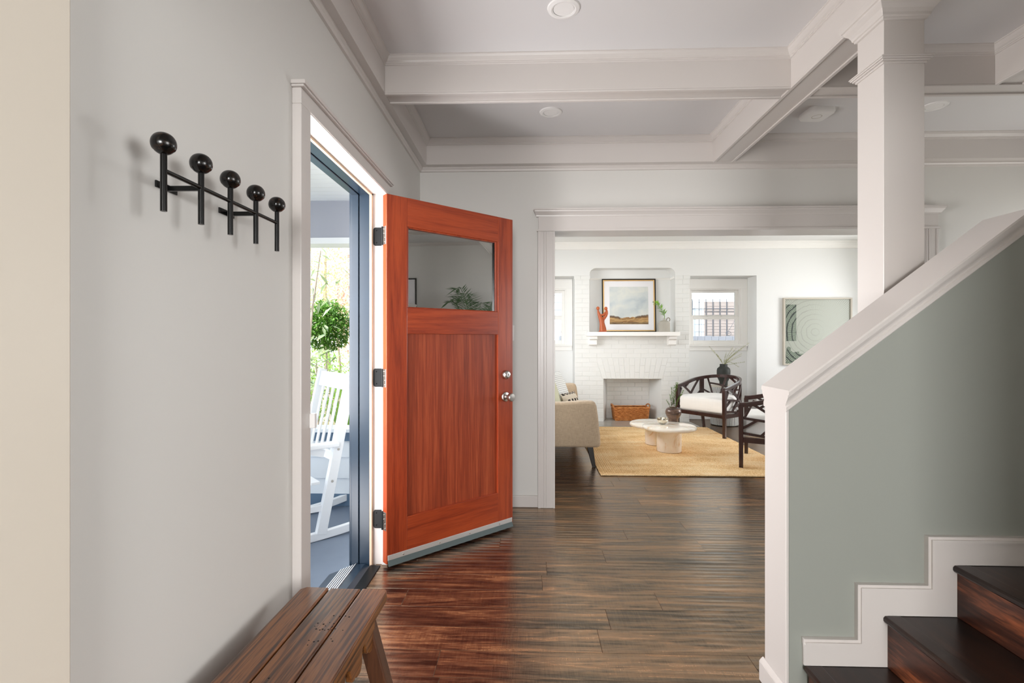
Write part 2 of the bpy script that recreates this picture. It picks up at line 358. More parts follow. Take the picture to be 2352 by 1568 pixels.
# ------------------------------------------------------------------ mesh helpers
class MB:
    def __init__(s): s.v = []; s.f = []
    def add(s, vs, fs):
        b = len(s.v); s.v += [tuple(p) for p in vs]; s.f += [tuple(i + b for i in q) for q in fs]; return s
    def box(s, x0, x1, y0, y1, z0, z1):
        return s.add([(x0, y0, z0), (x1, y0, z0), (x1, y1, z0), (x0, y1, z0), (x0, y0, z1), (x1, y0, z1), (x1, y1, z1), (x0, y1, z1)],
                     [(0, 3, 2, 1), (4, 5, 6, 7), (0, 1, 5, 4), (1, 2, 6, 5), (2, 3, 7, 6), (3, 0, 4, 7)])
    def bar(s, p, q, w, h, up=(0, 0, 1), w2=None, h2=None):
        p, q = Vector(p), Vector(q); d = (q - p).normalized(); u = Vector(up)
        if abs(d.dot(u)) > .98: u = Vector((1, 0, 0))
        a = d.cross(u).normalized(); b = a.cross(d).normalized()
        w2 = w if w2 is None else w2; h2 = h if h2 is None else h2
        vs = []
        for c, ww, hh in ((p, w, h), (q, w2, h2)):
            for i, j in ((-1, -1), (1, -1), (1, 1), (-1, 1)): vs.append(c + a * (i * ww / 2) + b * (j * hh / 2))
        return s.add(vs, [(0, 1, 2, 3), (7, 6, 5, 4), (0, 4, 5, 1), (1, 5, 6, 2), (2, 6, 7, 3), (3, 7, 4, 0)])
    def prism(s, poly, axis, a0, a1):
        """poly in the two remaining axes (order kept), extruded along axis"""
        n = len(poly)
        def P(u, w, a): return (a, u, w) if axis == 0 else ((u, a, w) if axis == 1 else (u, w, a))
        vs = [P(u, w, a0) for u, w in poly] + [P(u, w, a1) for u, w in poly]
        fs = [tuple(range(n)), tuple(range(2 * n - 1, n - 1, -1))] + [(i, i + n, (i + 1) % n + n, (i + 1) % n) for i in range(n)]
        return s.add(vs, fs)
    def lathe(s, prof, c=(0, 0, 0), n=32):
        vs, fs = [], []
        m = len(prof)
        for i in range(n):
            t = 2 * math.pi * i / n
            for r, z in prof: vs.append((c[0] + r * math.cos(t), c[1] + r * math.sin(t), c[2] + z))
        for i in range(n):
            j = (i + 1) % n
            for q in range(m - 1): fs.append((i * m + q, j * m + q, j * m + q + 1, i * m + q + 1))
        fs.append(tuple(i * m for i in range(n))[::-1]); fs.append(tuple(i * m + m - 1 for i in range(n)))
        return s.add(vs, fs)
    def tube(s, pts, r, n=8):
        pts = [Vector(p) for p in pts]; rs = r if isinstance(r, (list, tuple)) else [r] * len(pts)
        vs, fs = [], []
        a = None
        for i, p in enumerate(pts):
            d = (pts[min(i + 1, len(pts) - 1)] - pts[max(i - 1, 0)]).normalized()
            if a is None:
                a = d.cross(Vector((0, 0, 1)) if abs(d.z) < .9 else Vector((1, 0, 0))).normalized()
            else:
                a = (a - d * a.dot(d)).normalized()
            b = d.cross(a)
            for j in range(n):
                t = 2 * math.pi * j / n
                vs.append(p + (a * math.cos(t) + b * math.sin(t)) * rs[i])
        for i in range(len(pts) - 1):
            for j in range(n):
                fs.append((i * n + j, i * n + (j + 1) % n, (i + 1) * n + (j + 1) % n, (i + 1) * n + j))
        fs.append(tuple(range(n))[::-1]); fs.append(tuple((len(pts) - 1) * n + j for j in range(n)))
        return s.add(vs, fs)
    def ball(s, c, r, n=16, sc=(1, 1, 1)):
        m = n // 2
        prof = [(r * math.sin(math.pi * i / m), -r * math.cos(math.pi * i / m)) for i in range(m + 1)]
        b = len(s.v); s.lathe([(max(p, 1e-5), z) for p, z in prof], (0, 0, 0), n)
        for i in range(b, len(s.v)):
            x, y, z = s.v[i]; s.v[i] = (c[0] + x * sc[0], c[1] + y * sc[1], c[2] + z * sc[2])
        return s
    def rings(s, rings, closed_prof=False):
        """rows of points: loft between rows"""
        b = len(s.v); n = len(rings[0])
        for r in rings: s.v += [tuple(p) for p in r]
        for i in range(len(rings) - 1):
            for j in range(n if closed_prof else n - 1):
                k2 = (j + 1) % n
                s.f.append((b + i * n + j, b + (i + 1) * n + j, b + (i + 1) * n + k2, b + i * n + k2))
        if closed_prof:
            s.f.append(tuple(b + j for j in range(n))); s.f.append(tuple(b + (len(rings) - 1) * n + j for j in range(n))[::-1])
        return s
    def leaf(s, p, d, up, L, Wd, fold=.25):
        p, d = Vector(p), Vector(d).normalized(); a = d.cross(Vector(up))
        if a.length < 1e-4: a = d.cross(Vector((1, 0, .1)))
        a.normalize(); nrm = a.cross(d)
        vs = [p, p + d * L * .45 + a * Wd / 2 + nrm * Wd * fold, p + d * L, p + d * L * .45 - a * Wd / 2 + nrm * Wd * fold, p + d * L * .5]
        return s.add(vs, [(0, 1, 4), (1, 2, 4), (2, 3, 4), (3, 0, 4)])
    def build(s, name, mat, parent=None, smooth=0, bevel=0, seg=2, solid=0, sub=0):
        me = bpy.data.meshes.new(name)
        me.from_pydata(s.v, [], s.f)
        bm = bmesh.new(); bm.from_mesh(me)
        big = [q for q in bm.faces if len(q.verts) > 4]
        if big: bmesh.ops.triangulate(bm, faces=big)
        if len(bm.faces) < 60000: bmesh.ops.recalc_face_normals(bm, faces=bm.faces)
        bm.to_mesh(me); bm.free()
        me.materials.append(M[mat] if isinstance(mat, str) else mat)
        if smooth:
            me.shade_smooth(); me.set_sharp_from_angle(angle=R(smooth))
        o = bpy.data.objects.new(name, me); COL.objects.link(o)
        if parent is not None: o.parent = parent
        if bevel:
            b = o.modifiers.new('bevel', 'BEVEL'); b.width = bevel; b.segments = seg; b.limit_method = 'ANGLE'; b.angle_limit = R(40)
        if sub:
            b = o.modifiers.new('sub', 'SUBSURF'); b.levels = sub; b.render_levels = sub
        return o

def tag(o, label=None, cat=None, group=None, kind=None):
    if label: o['label'] = label
    if cat: o['category'] = cat
    if group: o['group'] = group
    if kind: o['kind'] = kind
    return o
def thing(name, loc, label, cat, rz=0, group=None):
    o = bpy.data.objects.new(name, None); COL.objects.link(o)
    o.empty_display_size = .1
    o.location = loc; o.rotation_euler = (0, 0, rz)
    return tag(o, label, cat, group)
def struct(name, mb, mat, parent=None, **kw):
    o = mb.build(name, mat, parent, **kw)
    if parent is None: o['kind'] = 'structure'
    return o
def shell(name, loc=(0, 0, 0), rz=0):
    o = bpy.data.objects.new(name, None); COL.objects.link(o); o.location = loc; o.rotation_euler = (0, 0, rz); o['kind'] = 'structure'
    return o
def clone(o, parent, loc=None):
    c = o.copy(); COL.objects.link(c); c.parent = parent
    if loc is not None: c.location = loc
    return c
def clone_thing(root, loc, rz, label, group=None):
    r = root.copy(); COL.objects.link(r); r.location = loc; r.rotation_euler = (0, 0, rz); r['label'] = label
    if group: r['group'] = group
    for ch in list(root.children):
        c = ch.copy(); COL.objects.link(c); c.parent = r
        for g in list(ch.children):
            d = g.copy(); COL.objects.link(d); d.parent = c
    return r

# ================================================================== SHELL
CZ = 2.725      # ceiling height
SZ = 2.54       # beam soffit
YB = 3.73       # hall side of the dividing wall
YL = 3.91       # living side
XL = -0.81
DY0, DY1, DZ = 1.77, 2.735, 2.055     # front door opening

floor = struct('floor', MB().box(-0.86, 5.7, -5.1, 7.62, -.13, -.011), 'plank_gap')
def plank(x0, x1, y0, y1):
    g, c = .0004, .0006
    x0 += g; x1 -= g; y0 += g; y1 -= g
    m = MB()
    m.add([(x0, y0, -.011), (x1, y0, -.011), (x1, y1, -.011), (x0, y1, -.011),
           (x0, y0, -c), (x1, y0, -c), (x1, y1, -c), (x0, y1, -c),
           (x0 + c, y0 + c, 0), (x1 - c, y0 + c, 0), (x1 - c, y1 - c, 0), (x0 + c, y1 - c, 0)],
          [(8, 9, 10, 11)] + [(i, (i + 1) % 4, (i + 1) % 4 + 4, i + 4) for i in range(4)] + [(i + 4, (i + 1) % 4 + 4, (i + 1) % 4 + 8, i + 8) for i in range(4)])
    return m.build('plank', 'plank', floor)
PW, PL_ = .1625, 1.22
rp = random.Random(3)
row = 0; y = 2.0 - PW * 5
while y < 7.6:
    xlo, xhi = -.845, (2.86 if y < 3.7 else 4.4)
    x = xlo - rp.uniform(0, PL_ * .95)
    while x < xhi:
        a, b = max(x, xlo), min(x + PL_, xhi)
        if b - a > .03: plank(a, b, y, min(y + PW, 7.61))
        x += PL_
    y += PW; row += 1
# alcove floor strips share the board
struct('floor_alcove', MB().box(2.44, 3.44, 7.61, 7.93, -.1, 0).box(-.29, .714, 7.61, 7.93, -.1, 0), 'plank')

# left outside wall with the front door opening and a window by the sofa
w = MB()
w.box(-.98, XL, -5.0, DY0 - .03, -.15, 2.75).box(-.98, XL, DY0 - .03, DY1 + .03, DZ + .03, 2.75).box(-.98, XL, DY1 + .03, 4.55, -.15, 2.75)
w.box(-.98, XL, 4.55, 6.65, -.15, .9).box(-.98, XL, 4.55, 6.65, 2.2, 2.75).box(-.98, XL, 6.65, 8.05, -.15, 2.75)
struct('wall_left', w, 'wall')
struct('wall_divider', MB().box(XL, .2, YB, YL, -.1, 2.75).box(2.853, 5.75, YB, YL, -.1, 2.75).box(.2, 2.853, YB, YL, 2.06, 2.75), 'wall')
# thin living-room facing on the dividing wall and left wall keeps that room white
struct('wall_living_lining', MB().box(XL + .002, .19, YL, YL + .006, 0, 2.72).box(2.86, 5.6, YL, YL + .006, 0, 2.72).box(.19, 2.86, YL, YL + .006, 2.07, 2.72)
       .box(XL, XL + .006, YL + .006, 4.55, 0, 2.72).box(XL, XL + .006, 4.55, 6.65, 0, .9).box(XL, XL + .006, 4.55, 6.65, 2.2, 2.72).box(XL, XL + .006, 6.65, 7.6, 0, 2.72), 'wall_living')
struct('wall_right', MB().box(4.0, 4.12, -5.0, -1.8, -.1, 2.75).box(4.0, 4.12, 0, 2.72, -.1, 2.75).box(4.0, 4.12, -1.8, 0, -.1, .8).box(4.0, 4.12, -1.8, 0, 2.2, 2.75).box(4.0, 4.12, 3.58, YB, -.1, 2.75).box(4.0, 4.12, 2.72, 3.58, -.1, .78).box(4.0, 4.12, 2.72, 3.58, 2.15, 2.75), 'wall')
struct('wall_front', MB().box(-.98, -.75, -5.12, -5.0, -.1, 2.75).box(1.4, 4.12, -5.12, -5.0, -.1, 2.75).box(-.75, 1.4, -5.12, -5.0, -.1, .65).box(-.75, 1.4, -5.12, -5.0, 2.25, 2.75), 'wall')
struct('header_light_blocker', MB().box(XL, 1.27, -1.15, -1.0, 2.06, 2.75).box(1.15, 1.27, -1.0, .71, 2.06, 2.75), 'wall')  # unseen headers, added to keep fill light off the near ceiling
struct('wall_living_right', MB().box(5.6, 5.75, YL, 4.4, -.1, 2.75).box(5.6, 5.75, 7.0, 8.05, -.1, 2.75).box(5.6, 5.75, 4.4, 7.0, -.1, .75).box(5.6, 5.75, 4.4, 7.0, 2.25, 2.75), 'wall_living')
struct('stair_light_blocker', MB().box(1.27, 4.0, .60, .71, 0, 2.75), 'wall')  # unseen wall, put in to shade the knee wall and steps
struct('ceiling', MB().box(-.98, 4.12, -5.12, YB, CZ, CZ + .1), 'ceiling')
struct('ceiling_living', MB().box(-.98, 5.75, YL, 8.05, 2.72, 2.82), 'wall_living')
# wall end just left of the camera
struct('trim_1', MB().prism([(-2.4, XL - .0), (.833, XL), (.833, -.786), (.822, -.775), (-2.4, -.775)], 2, 0, SZ).__class__().prism([(XL, -2.4), (XL, .833), (-.786, .833), (-.776, .821), (-.775, -2.4)], 2, 0, SZ), 'wall_strip')

# beams
def beam(x0, x1, y0, y1, along):
    m = MB().box(x0, x1, y0, y1, SZ, CZ + .02)
    e = .018
    if along == 'y': m.box(x0, x0 + e, y0, y1, SZ - .009, SZ).box(x1 - e, x1, y0, y1, SZ - .009, SZ)
    else: m.box(x0, x1, y0, y0 + e, SZ - .009, SZ).box(x0, x1, y1 - e, y1, SZ - .009, SZ)
    o = struct('ceiling_beam', m, 'trim', bevel=.002)
    return o
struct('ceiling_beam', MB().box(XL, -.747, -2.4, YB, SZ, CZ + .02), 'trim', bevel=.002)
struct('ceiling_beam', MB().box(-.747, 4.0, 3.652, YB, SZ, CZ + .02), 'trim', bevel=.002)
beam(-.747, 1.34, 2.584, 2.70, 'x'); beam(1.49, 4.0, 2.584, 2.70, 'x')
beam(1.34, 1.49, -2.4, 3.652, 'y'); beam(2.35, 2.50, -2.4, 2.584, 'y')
CP = [(.034, 0), (.034, -.005), (.030, -.007), (.026, -.016), (.018, -.026), (.010, -.032), (.010, -.036), (.006, -.038), (.006, -.043), (0, -.045)]
def cornice(x0, x1, y0, y1, z, prof=CP, mat='trim'):
    m = MB()
    rg = []
    for d, h in prof:
        rg.append([(x0 + d, y0 + d, z + h), (x1 - d, y0 + d, z + h), (x1 - d, y1 - d, z + h), (x0 + d, y1 - d, z + h)])
    n = len(rg); b = len(m.v)
    for r in rg: m.v += r
    for i in range(n - 1):
        for j in range(4): m.f.append((i * 4 + j, (i + 1) * 4 + j, (i + 1) * 4 + (j + 1) % 4, i * 4 + (j + 1) % 4))
    return struct('trim_cornice', m, mat)
cornice(-.747, 1.34, -2.4, 2.584, CZ); cornice(-.747, 1.34, 2.70, 3.652, CZ)
cornice(1.49, 4.0, 2.70, 3.652, CZ); cornice(1.49, 2.35, -2.4, 2.584, CZ); cornice(2.5, 4.0, -2.4, 2.584, CZ)
cornice(XL, 5.6, YL, 7.6, 2.72, [(.075, 0), (.072, -.012), (.05, -.03), (.03, -.06), (.022, -.085), (.018, -.10), (0, -.105)], 'trim_living')
# picture rail below the boxed beams
struct('trim_picture_rail', MB().prism([(XL, 2.508), (XL + .012, 2.51), (XL + .016, 2.522), (XL + .024, 2.53), (XL + .024, 2.54), (XL, 2.54)], 1, -2.4, YB)
       .prism([(YB, 2.508), (YB - .012, 2.51), (YB - .016, 2.522), (YB - .024, 2.53), (YB - .024, 2.54), (YB, 2.54)], 0, XL, 4.0), 'trim')

# cased opening into the living room
t = MB()
for x0, x1 in ((.08, .2), (2.853, 2.973)):
    t.box(x0, x1, YB - .022, YB, 0, 2.06)
    t.box(x0 - .004, x0 + .014, YB - .028, YB, 0, 2.055).box(x0 + .038, x0 + .044, YB - .026, YB, 0, 2.055).box(x0 + .056, x0 + .062, YB - .026, YB, 0, 2.055).box(x1 - .012, x1 + .002, YB - .027, YB, 0, 2.055)
struct('trim_side_casing', t, 'trim', bevel=.002)
t = MB().box(.068, 2.985, YB - .034, YB, 2.055, 2.070).box(.08, 2.973, YB - .024, YB, 2.07, 2.163)
prof = [(0, 2.163), (.030, 2.163), (.032, 2.172), (.040, 2.182), (.054, 2.196), (.056, 2.204), (.064, 2.206), (.064, 2.217), (0, 2.217)]
rg = []
for d, z in prof: rg.append([(.08 - d * .55, YB - .0, z), (.08 - d * .55, YB - d, z), (2.973 + d * .55, YB - d, z), (2.973 + d * .55, YB, z)])
for i in range(len(rg) - 1):
    b = len(t.v); t.v += rg[i] + rg[i + 1]
    for j in range(3): t.f.append((b + j, b + j + 1, b + 5 + j, b + 4 + j))
struct('trim_head_casing', t, 'trim')
struct('trim_opening_lining', MB().box(.188, .2, YB, YL + .02, 0, 2.06).box(2.853, 2.865, YB, YL + .02, 0, 2.06).box(.188, 2.865, YB, YL + .02, 2.058, 2.072), 'trim')

# baseboards
def bb(name, x0, x1, y0, y1, h=.088, mat='trim'):
    return struct(name, MB().box(x0, x1, y0, y1, 0, h), mat, bevel=.006)
bb('baseboard_back', XL, .078, YB - .014, YB); bb('baseboard_back_right', 2.98, 4.0, YB - .014, YB)
bb('baseboard_left', XL, XL + .014, .84, 1.68); bb('baseboard_left_far', XL, XL + .014, 2.81, YB - .014)
bb('baseboard_far', 3.44, 5.6, 7.584, 7.6, .1, 'trim_living'); bb('baseboard_alcove', 2.44, 3.43, 7.915, 7.93, .1, 'trim_living')
bb('baseboard_far_left', XL, -.29, 7.584, 7.6, .1, 'trim_living'); bb('baseboard_living_right', 5.585, 5.6, YL, 7.58, .1, 'trim_living')

# column
c = MB().box(1.34, 1.49, 1.92, 2.07, 0, SZ)
def collar(m, e, z0, z1): m.box(1.34 - e, 1.49 + e, 1.92 - e, 2.07 + e, z0, z1)
collar(c, .006, 2.288, 2.296); collar(c, .013, 2.296, 2.302); collar(c, .019, 2.302, 2.308); collar(c, .022, 2.308, 2.313)
cprof = [(.0, 2.452), (.008, 2.454), (.009, 2.462), (.014, 2.464), (.016, 2.474), (.022, 2.486), (.032, 2.497), (.036, 2.503), (.036, 2.509), (.042, 2.512), (.046, 2.520), (.046, 2.541)]
c.rings([[(1.34 - e, 1.92 - e, z), (1.49 + e, 1.92 - e, z), (1.49 + e, 2.07 + e, z), (1.34 - e, 2.07 + e, z)] for e, z in cprof], True)
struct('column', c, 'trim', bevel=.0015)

# ------------------------------------------------------------------ knee wall, cap, stairs
KY0, KY1 = 1.70, 1.85
def capz(x): return 1.010 + .762 * (min(x, 1.657) - .868)
struct('wall_stair', MB().prism([(.876, 0), (2.6, 0), (2.6, capz(2) + .01), (1.657, capz(1.657) + .01), (.876, capz(.876) + .01)], 1, KY0, KY1), 'wall_stair')
struct('trim_wall_end', MB().box(.866, .876, KY0, KY1, 0, capz(.868) + .01), 'trim', bevel=.002)
prof = [(1.697, 0), (1.694, .004), (1.694, .016), (1.699, .022), (1.697, .030), (1.690, .040), (1.684, .050), (1.683, .058), (1.678, .060), (1.677, .068), (1.680, .0745),
        (1.870, .0745), (1.873, .068), (1.872, .060), (1.867, .058), (1.866, .050), (1.860, .040), (1.853, .030), (1.851, .022), (1.856, .016), (1.856, .004), (1.853, 0)]
cap = MB()
cap.rings([[(x, yy, capz(x) + h) for yy, h in prof] for x in (.864, 1.657, 2.6)], True)
struct('trim_wall_cap', cap, 'trim', smooth=25)
struct('baseboard_stair_end', MB().box(.851, .866, KY0 - .014, KY1 + .014, 0, .072).box(.876, .919, KY0 - .014, KY0, 0, .072).prism([(.851, .072), (.866, .072), (.866, .088)], 1, KY0 - .014, KY1 + .014), 'trim', bevel=.003)
# stepped skirting with moulding
sk = [(.919, .168), (.919, .236), (1.112, .236), (1.112, .419), (1.339, .419), (1.339, .580), (2.6, .580), (2.6, .508), (1.414, .508), (1.414, .338), (1.190, .338), (1.190, .168)]
struct('baseboard_stair', MB().prism(sk, 1, KY0 - .014, KY0), 'trim')
mo = MB()
def ms(x0, x1, z0, z1):
    mo.box(x0, x1, KY0 - .022, KY0, z0, z1)
top = [(.917, .258), (1.0905, .258), (1.0905, .441), (1.3175, .441), (1.3175, .602), (2.6, .602)]
for lvl, (a, b) in enumerate(((0.0, .009), (.009, .017), (.017, .023))):
    yy = (KY0 - .018, KY0 - .024, KY0 - .018)[lvl]
    o = []
    q0 = [(top[0][0], top[0][1] - a), (top[1][0] + a, top[1][1] - a), (top[2][0] + a, top[2][1] - a), (top[3][0] + a, top[3][1] - a), (top[4][0] + a, top[4][1] - a), (top[5][0], top[5][1] - a)]
    q1 = [(top[0][0], top[0][1] - b), (top[1][0] + b, top[1][1] - b), (top[2][0] + b, top[2][1] - b), (top[3][0] + b, top[3][1] - b), (top[4][0] + b, top[4][1] - b), (top[5][0], top[5][1] - b)]
    mo.prism(q0 + q1[::-1], 1, yy, KY0)
struct('trim_stair_moulding', mo, 'trim')

st = thing('staircase', (.92, 1.22, 0), 'dark wood steps rising to a landing beside the grey knee wall', 'stairs')
SX, SW = .92, 1.22
def stair(x0, x1, z, zprev):
    y0, y1 = .72 - SW, 1.686 - SW
    MB().box(x0 + .014 - SX, x0 + .03 - SX, y0, y1, zprev - .0, z - .02).build('riser', 'riser', st)
    MB().box(x0 + .055 - SX, x1 + .014 - SX, y0, y1, z - .022, z - .0015).build('tread', 'tread', st)
    n = MB().prism([(x0 + .056 - SX, z - .022), (x0 - SX + .004, z - .022), (x0 - SX, z - .016), (x0 - SX, z - .006), (x0 - SX + .005, z), (x0 + .056 - SX, z)], 1, y0, y1)
    n.build('nosing', 'tread', st, bevel=.002)
stair(.919, 1.175, .168, 0); stair(1.175, 1.399, .338, .168); stair(1.399, 2.75, .508, .338)
MB().box(1.43 - SX, 2.75 - SX, .72 - SW, 1.68 - SW, 0, .486).box(1.2 - SX, 1.43 - SX, .72 - SW, 1.68 - SW, 0, .316).box(.95 - SX, 1.2 - SX, .72 - SW, 1.68 - SW, 0, .146).build('carcass', 'tread', st)

# ------------------------------------------------------------------ front door frame
CX = -.777
t = MB()
t.box(XL, CX, 1.688, DY0 - .006, 0, DZ + .008).box(XL, CX, DY1 + .006, 2.800, 0, DZ + .008).box(XL, CX, 1.688, 2.800, DZ + .008, 2.118)
t.box(XL, CX + .012, 1.680, 2.812, 2.118, 2.126).box(XL, CX + .018, 1.676, 2.816, 2.126, 2.140)
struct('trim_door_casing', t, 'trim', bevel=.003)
j = MB()
j.box(-.862, CX - .004, DY1 + .02, DY1 + .04, -.01, DZ + .03).box(-.862, CX - .004, DY0 - .03, DY0 - .006, -.01, DZ + .03).box(-.862, CX - .004, DY0 - .03, DY1 + .04, DZ + .006, DZ + .03)
struct('trim_door_jamb', j, 'trim', bevel=.001)
j = MB()
j.box(-.876, -.862, DY1 - .002, DY1 + .04, -.01, DZ + .03).box(-.876, -.862, DY0 - .03, DY0, -.01, DZ + .03).box(-.876, -.862, DY0 - .03, DY1 + .04, DZ - .004, DZ + .03)
struct('trim_weatherstrip', j, 'tan_strip', bevel=.002)
j = MB()
for x0, x1, e in ((-.932, -.876, 0), (-.936, -.932, -.004), (-.976, -.936, .004)):
    j.box(x0, x1, DY1 - e, DY1 + .05, -.12, DZ + .03).box(x0, x1, DY0 - .05, DY0 + e, -.12, DZ + .03).box(x0, x1, DY0 - .05, DY1 + .05, DZ - e, DZ + .04)
j.box(-1.0, -.98, DY1 + .03, DY1 + .13, -.15, DZ + .12).box(-1.0, -.98, DY0 - .13, DY0 - .03, -.15, DZ + .03).box(-1.0, -.98, DY0 - .13, DY1 + .03, DZ + .03, DZ + .12)
struct('trim_outer_jamb', j, 'blue', bevel=.002)
th = thing('door_threshold', (-.9, 2.25, 0), 'blue and ribbed metal threshold under the open front door', 'threshold')
MB().prism([(-.20, -.15), (.03, -.15), (.03, -.004), (.0, .012), (-.05, .010), (-.20, -.05)], 1, -.475, .48).build('sill', 'blue', th, bevel=.002)
MB().box(.03, .088, -.475, .48, -.012, .006).build('interior_edge', 'hinge_black', th, bevel=.003)
for i in range(6):
    MB().prism([(-.135 + i * .016, -.0245 + i * .0064 - .004), (-.127 + i * .016, -.0213 + i * .0064 - .004), (-.127 + i * .016, -.0213 + i * .0064 + .004), (-.135 + i * .016, -.0245 + i * .0064 + .004)], 1, -.474, .479).build('metal_rib', 'aluminium', th)

# ------------------------------------------------------------------ the front door
door = shell('door_1', (-.771, 2.703, 0), math.atan2(.623, .671))
tag(door, 'orange-brown wooden front door with a glass upper light, standing open', 'door', kind='structure')
T = .045; DW = .9156
for x0, x1 in ((0, .127), (.79, DW)): MB().box(x0, x1, 0, T, .02, 2.05).build('stile', 'door_v', door, bevel=.002)
for z0, z1 in ((.02, .253), (1.284, 1.431), (1.888, 2.05)): MB().box(.1275, .7895, 0.0003, T - .0003, z0, z1).build('rail', 'door_h', door, bevel=.0015)
MB().box(.12, .80, .016, .030, .24, 1.30).build('panel', 'door_p', door)
g = MB().box(.12, .80, .020, .025, 1.42, 1.90).build('glass_pane', 'glass_door', door); g['label'] = 'clear glass light reflecting a palm and a picture'
gb = MB()
for m0, m1, n0, n1 in ((.127, .137, 1.431, 1.888), (.7685, .79, 1.431, 1.888), (.137, .7685, 1.431, 1.436), (.137, .7685, 1.880, 1.888)): gb.box(m0, m1, .004, .040, n0, n1)
gb.build('glazing_bead', 'door_v', door, bevel=.003)
MB().box(.7645, .7688, .010, .019, 1.432, 1.886).build('spacer', 'black_metal', door)
# sweep
MB().box(.006, DW - .008, -.004, 0, .040, .068).build('sweep_strip', 'aluminium', door, bevel=.001)
MB().prism([(-.003, .041), (.0, .041), (-.012, .012), (-.016, .012)], 0, .006, DW - .008).build('sweep_rubber', 'rubber', door)
for sx in (.10, .34, .56, .80): MB().lathe([(.005, 0), (.005, .002), (.002, .003)], n=12).build('screw', 'nickel', door).matrix_local = Matrix.Translation((sx, -.004, .052)) @ Matrix.Rotation(R(90), 4, 'X')
def on_door(name, prof, x, z, y, mat, n=28, parent=door):
    o = MB().lathe(prof, n=n).build(name, mat, parent, smooth=35)
    o.matrix_local = Matrix.Translation((x, y, z)) @ Matrix.Rotation(R(90), 4, 'X')
    return o
db = on_door('deadbolt', [(.030, 0), (.030, .004), (.027, .014), (.022, .022), (.018, .024), (.012, .024)], .856, 1.02, 0, 'nickel'); db['label'] = 'round nickel deadbolt above the knob'
kb = MB().box(-.0015, .0015, -.006, .006, .024, .0255).build('keyhole', 'black_metal', db)
kn = on_door('knob', [(.033, 0), (.033, .004), (.029, .010), (.014, .013), (.011, .022), (.011, .034), (.019, .040), (.026, .046), (.027, .056), (.026, .066), (.022, .070), (.001, .071)], .852, .875, 0, 'nickel'); kn['label'] = 'round nickel door knob'
for zc in (1.824, 1.039, .252):
    h = MB().box(-.0035, 0, .004, .036, zc - .05, zc + .05).build('hinge', 'nickel', door, bevel=.001)
    MB().tube([(-.004, .042, zc - .051), (-.004, .042, zc + .051)], .006, 10).build('hinge_pin', 'hinge_black', h)
    for dz in (-.036, -.012, .012, .036): MB().ball((-.0045, .012 + .012 * (dz > 0), zc + dz), .003, 8).build('screw', 'nickel', h)
# jamb leaves of the hinges belong to the frame
for zc in (1.824, 1.039, .252):
    r = .014; x0, x1 = -.86, -.808; z0, z1 = zc - .051, zc + .051
    pl = [(x1, z0), (x1, z1)] + [(x0 + r - r * math.sin(a * math.pi / 8), z1 - r + r * math.cos(a * math.pi / 8)) for a in range(5)] + [(x0 + r - r * math.cos(a * math.pi / 8), z0 + r - r * math.sin(a * math.pi / 8)) for a in range(5)]
    hl = MB().prism(pl, 1, DY1 + .0165, DY1 + .02)
    for dz in (-.034, .034): hl.ball((-.842, DY1 + .0165, zc + dz), .0035, 8)
    o = hl.build('hinge_leaf', 'hinge_black'); o['kind'] = 'structure'
sn = thing('door_sensor', (-.775, 1.762, .96), 'small white alarm sensor on the near jamb of the front door', 'sensor')
MB().box(-.004, .016, -.008, .012, -.026, .026).build('housing', 'white', sn, bevel=.003)

# ------------------------------------------------------------------ ceiling fittings, switch
def downlight(x, y, label):
    t = thing('recessed_downlight', (x, y, CZ), label, 'ceiling light', group='recessed downlights')
    MB().lathe([(.046, -.001), (.048, -.008), (.055, -.010), (.070, -.006), (.073, 0)], n=40).build('trim_ring', 'white', t, smooth=30)
    MB().lathe([(.046, -.006), (.040, -.0035), (.030, -.0025), (.001, -.002)], n=32).build('lens', 'lens', t, smooth=30)
    return t
downlight(.160, 2.223, 'white recessed downlight in the ceiling bay nearest the camera')
downlight(.150, 3.235, 'white recessed downlight in the ceiling bay above the cased opening, left of the long beam')
downlight(2.566, 3.228, 'white recessed downlight partly hidden behind the square column')
sm = thing('smoke_detector', (1.868, 3.283, CZ), 'square white smoke detector with rounded corners on the ceiling', 'smoke detector', R(4))
def rrect(w, h, r, n=5):
    p = []
    for cx, cy, a0 in ((w - r, h - r, 0), (-w + r, h - r, 90), (-w + r, -h + r, 180), (w - r, -h + r, 270)):
        for i in range(n + 1):
            a = R(a0 + 90 * i / n); p.append((cx + r * math.cos(a), cy + r * math.sin(a)))
    return p
b = MB(); rr_ = [rrect(.080, .080, .03), rrect(.082, .082, .03), rrect(.076, .076, .028)]
b.rings([[(x, y, z) for x, y in q] for q, z in ((rr_[0], 0.0), (rr_[1], -.022), (rr_[2], -.034))], True); b.build('body', 'white', sm, smooth=40)
MB().lathe([(.030, -.0335), (.030, -.0345), (.027, -.0345), (.027, -.0335)], n=32).build('button_ring', 'frame_grey', sm)
MB().box(-.055, .055, .0805, .083, -.012, -.006).build('vent_slot', 'black_metal', sm)
sw = thing('light_switch', (-.135, YB, 1.30), 'white wall switch plate just past the free edge of the door', 'light switch')
MB().box(-.036, .036, -.006, 0, -.058, .058).build('plate', 'white', sw, bevel=.003)
MB().box(-.014, .014, -.009, -.006, -.032, .032).build('rocker', 'white', sw, bevel=.002)

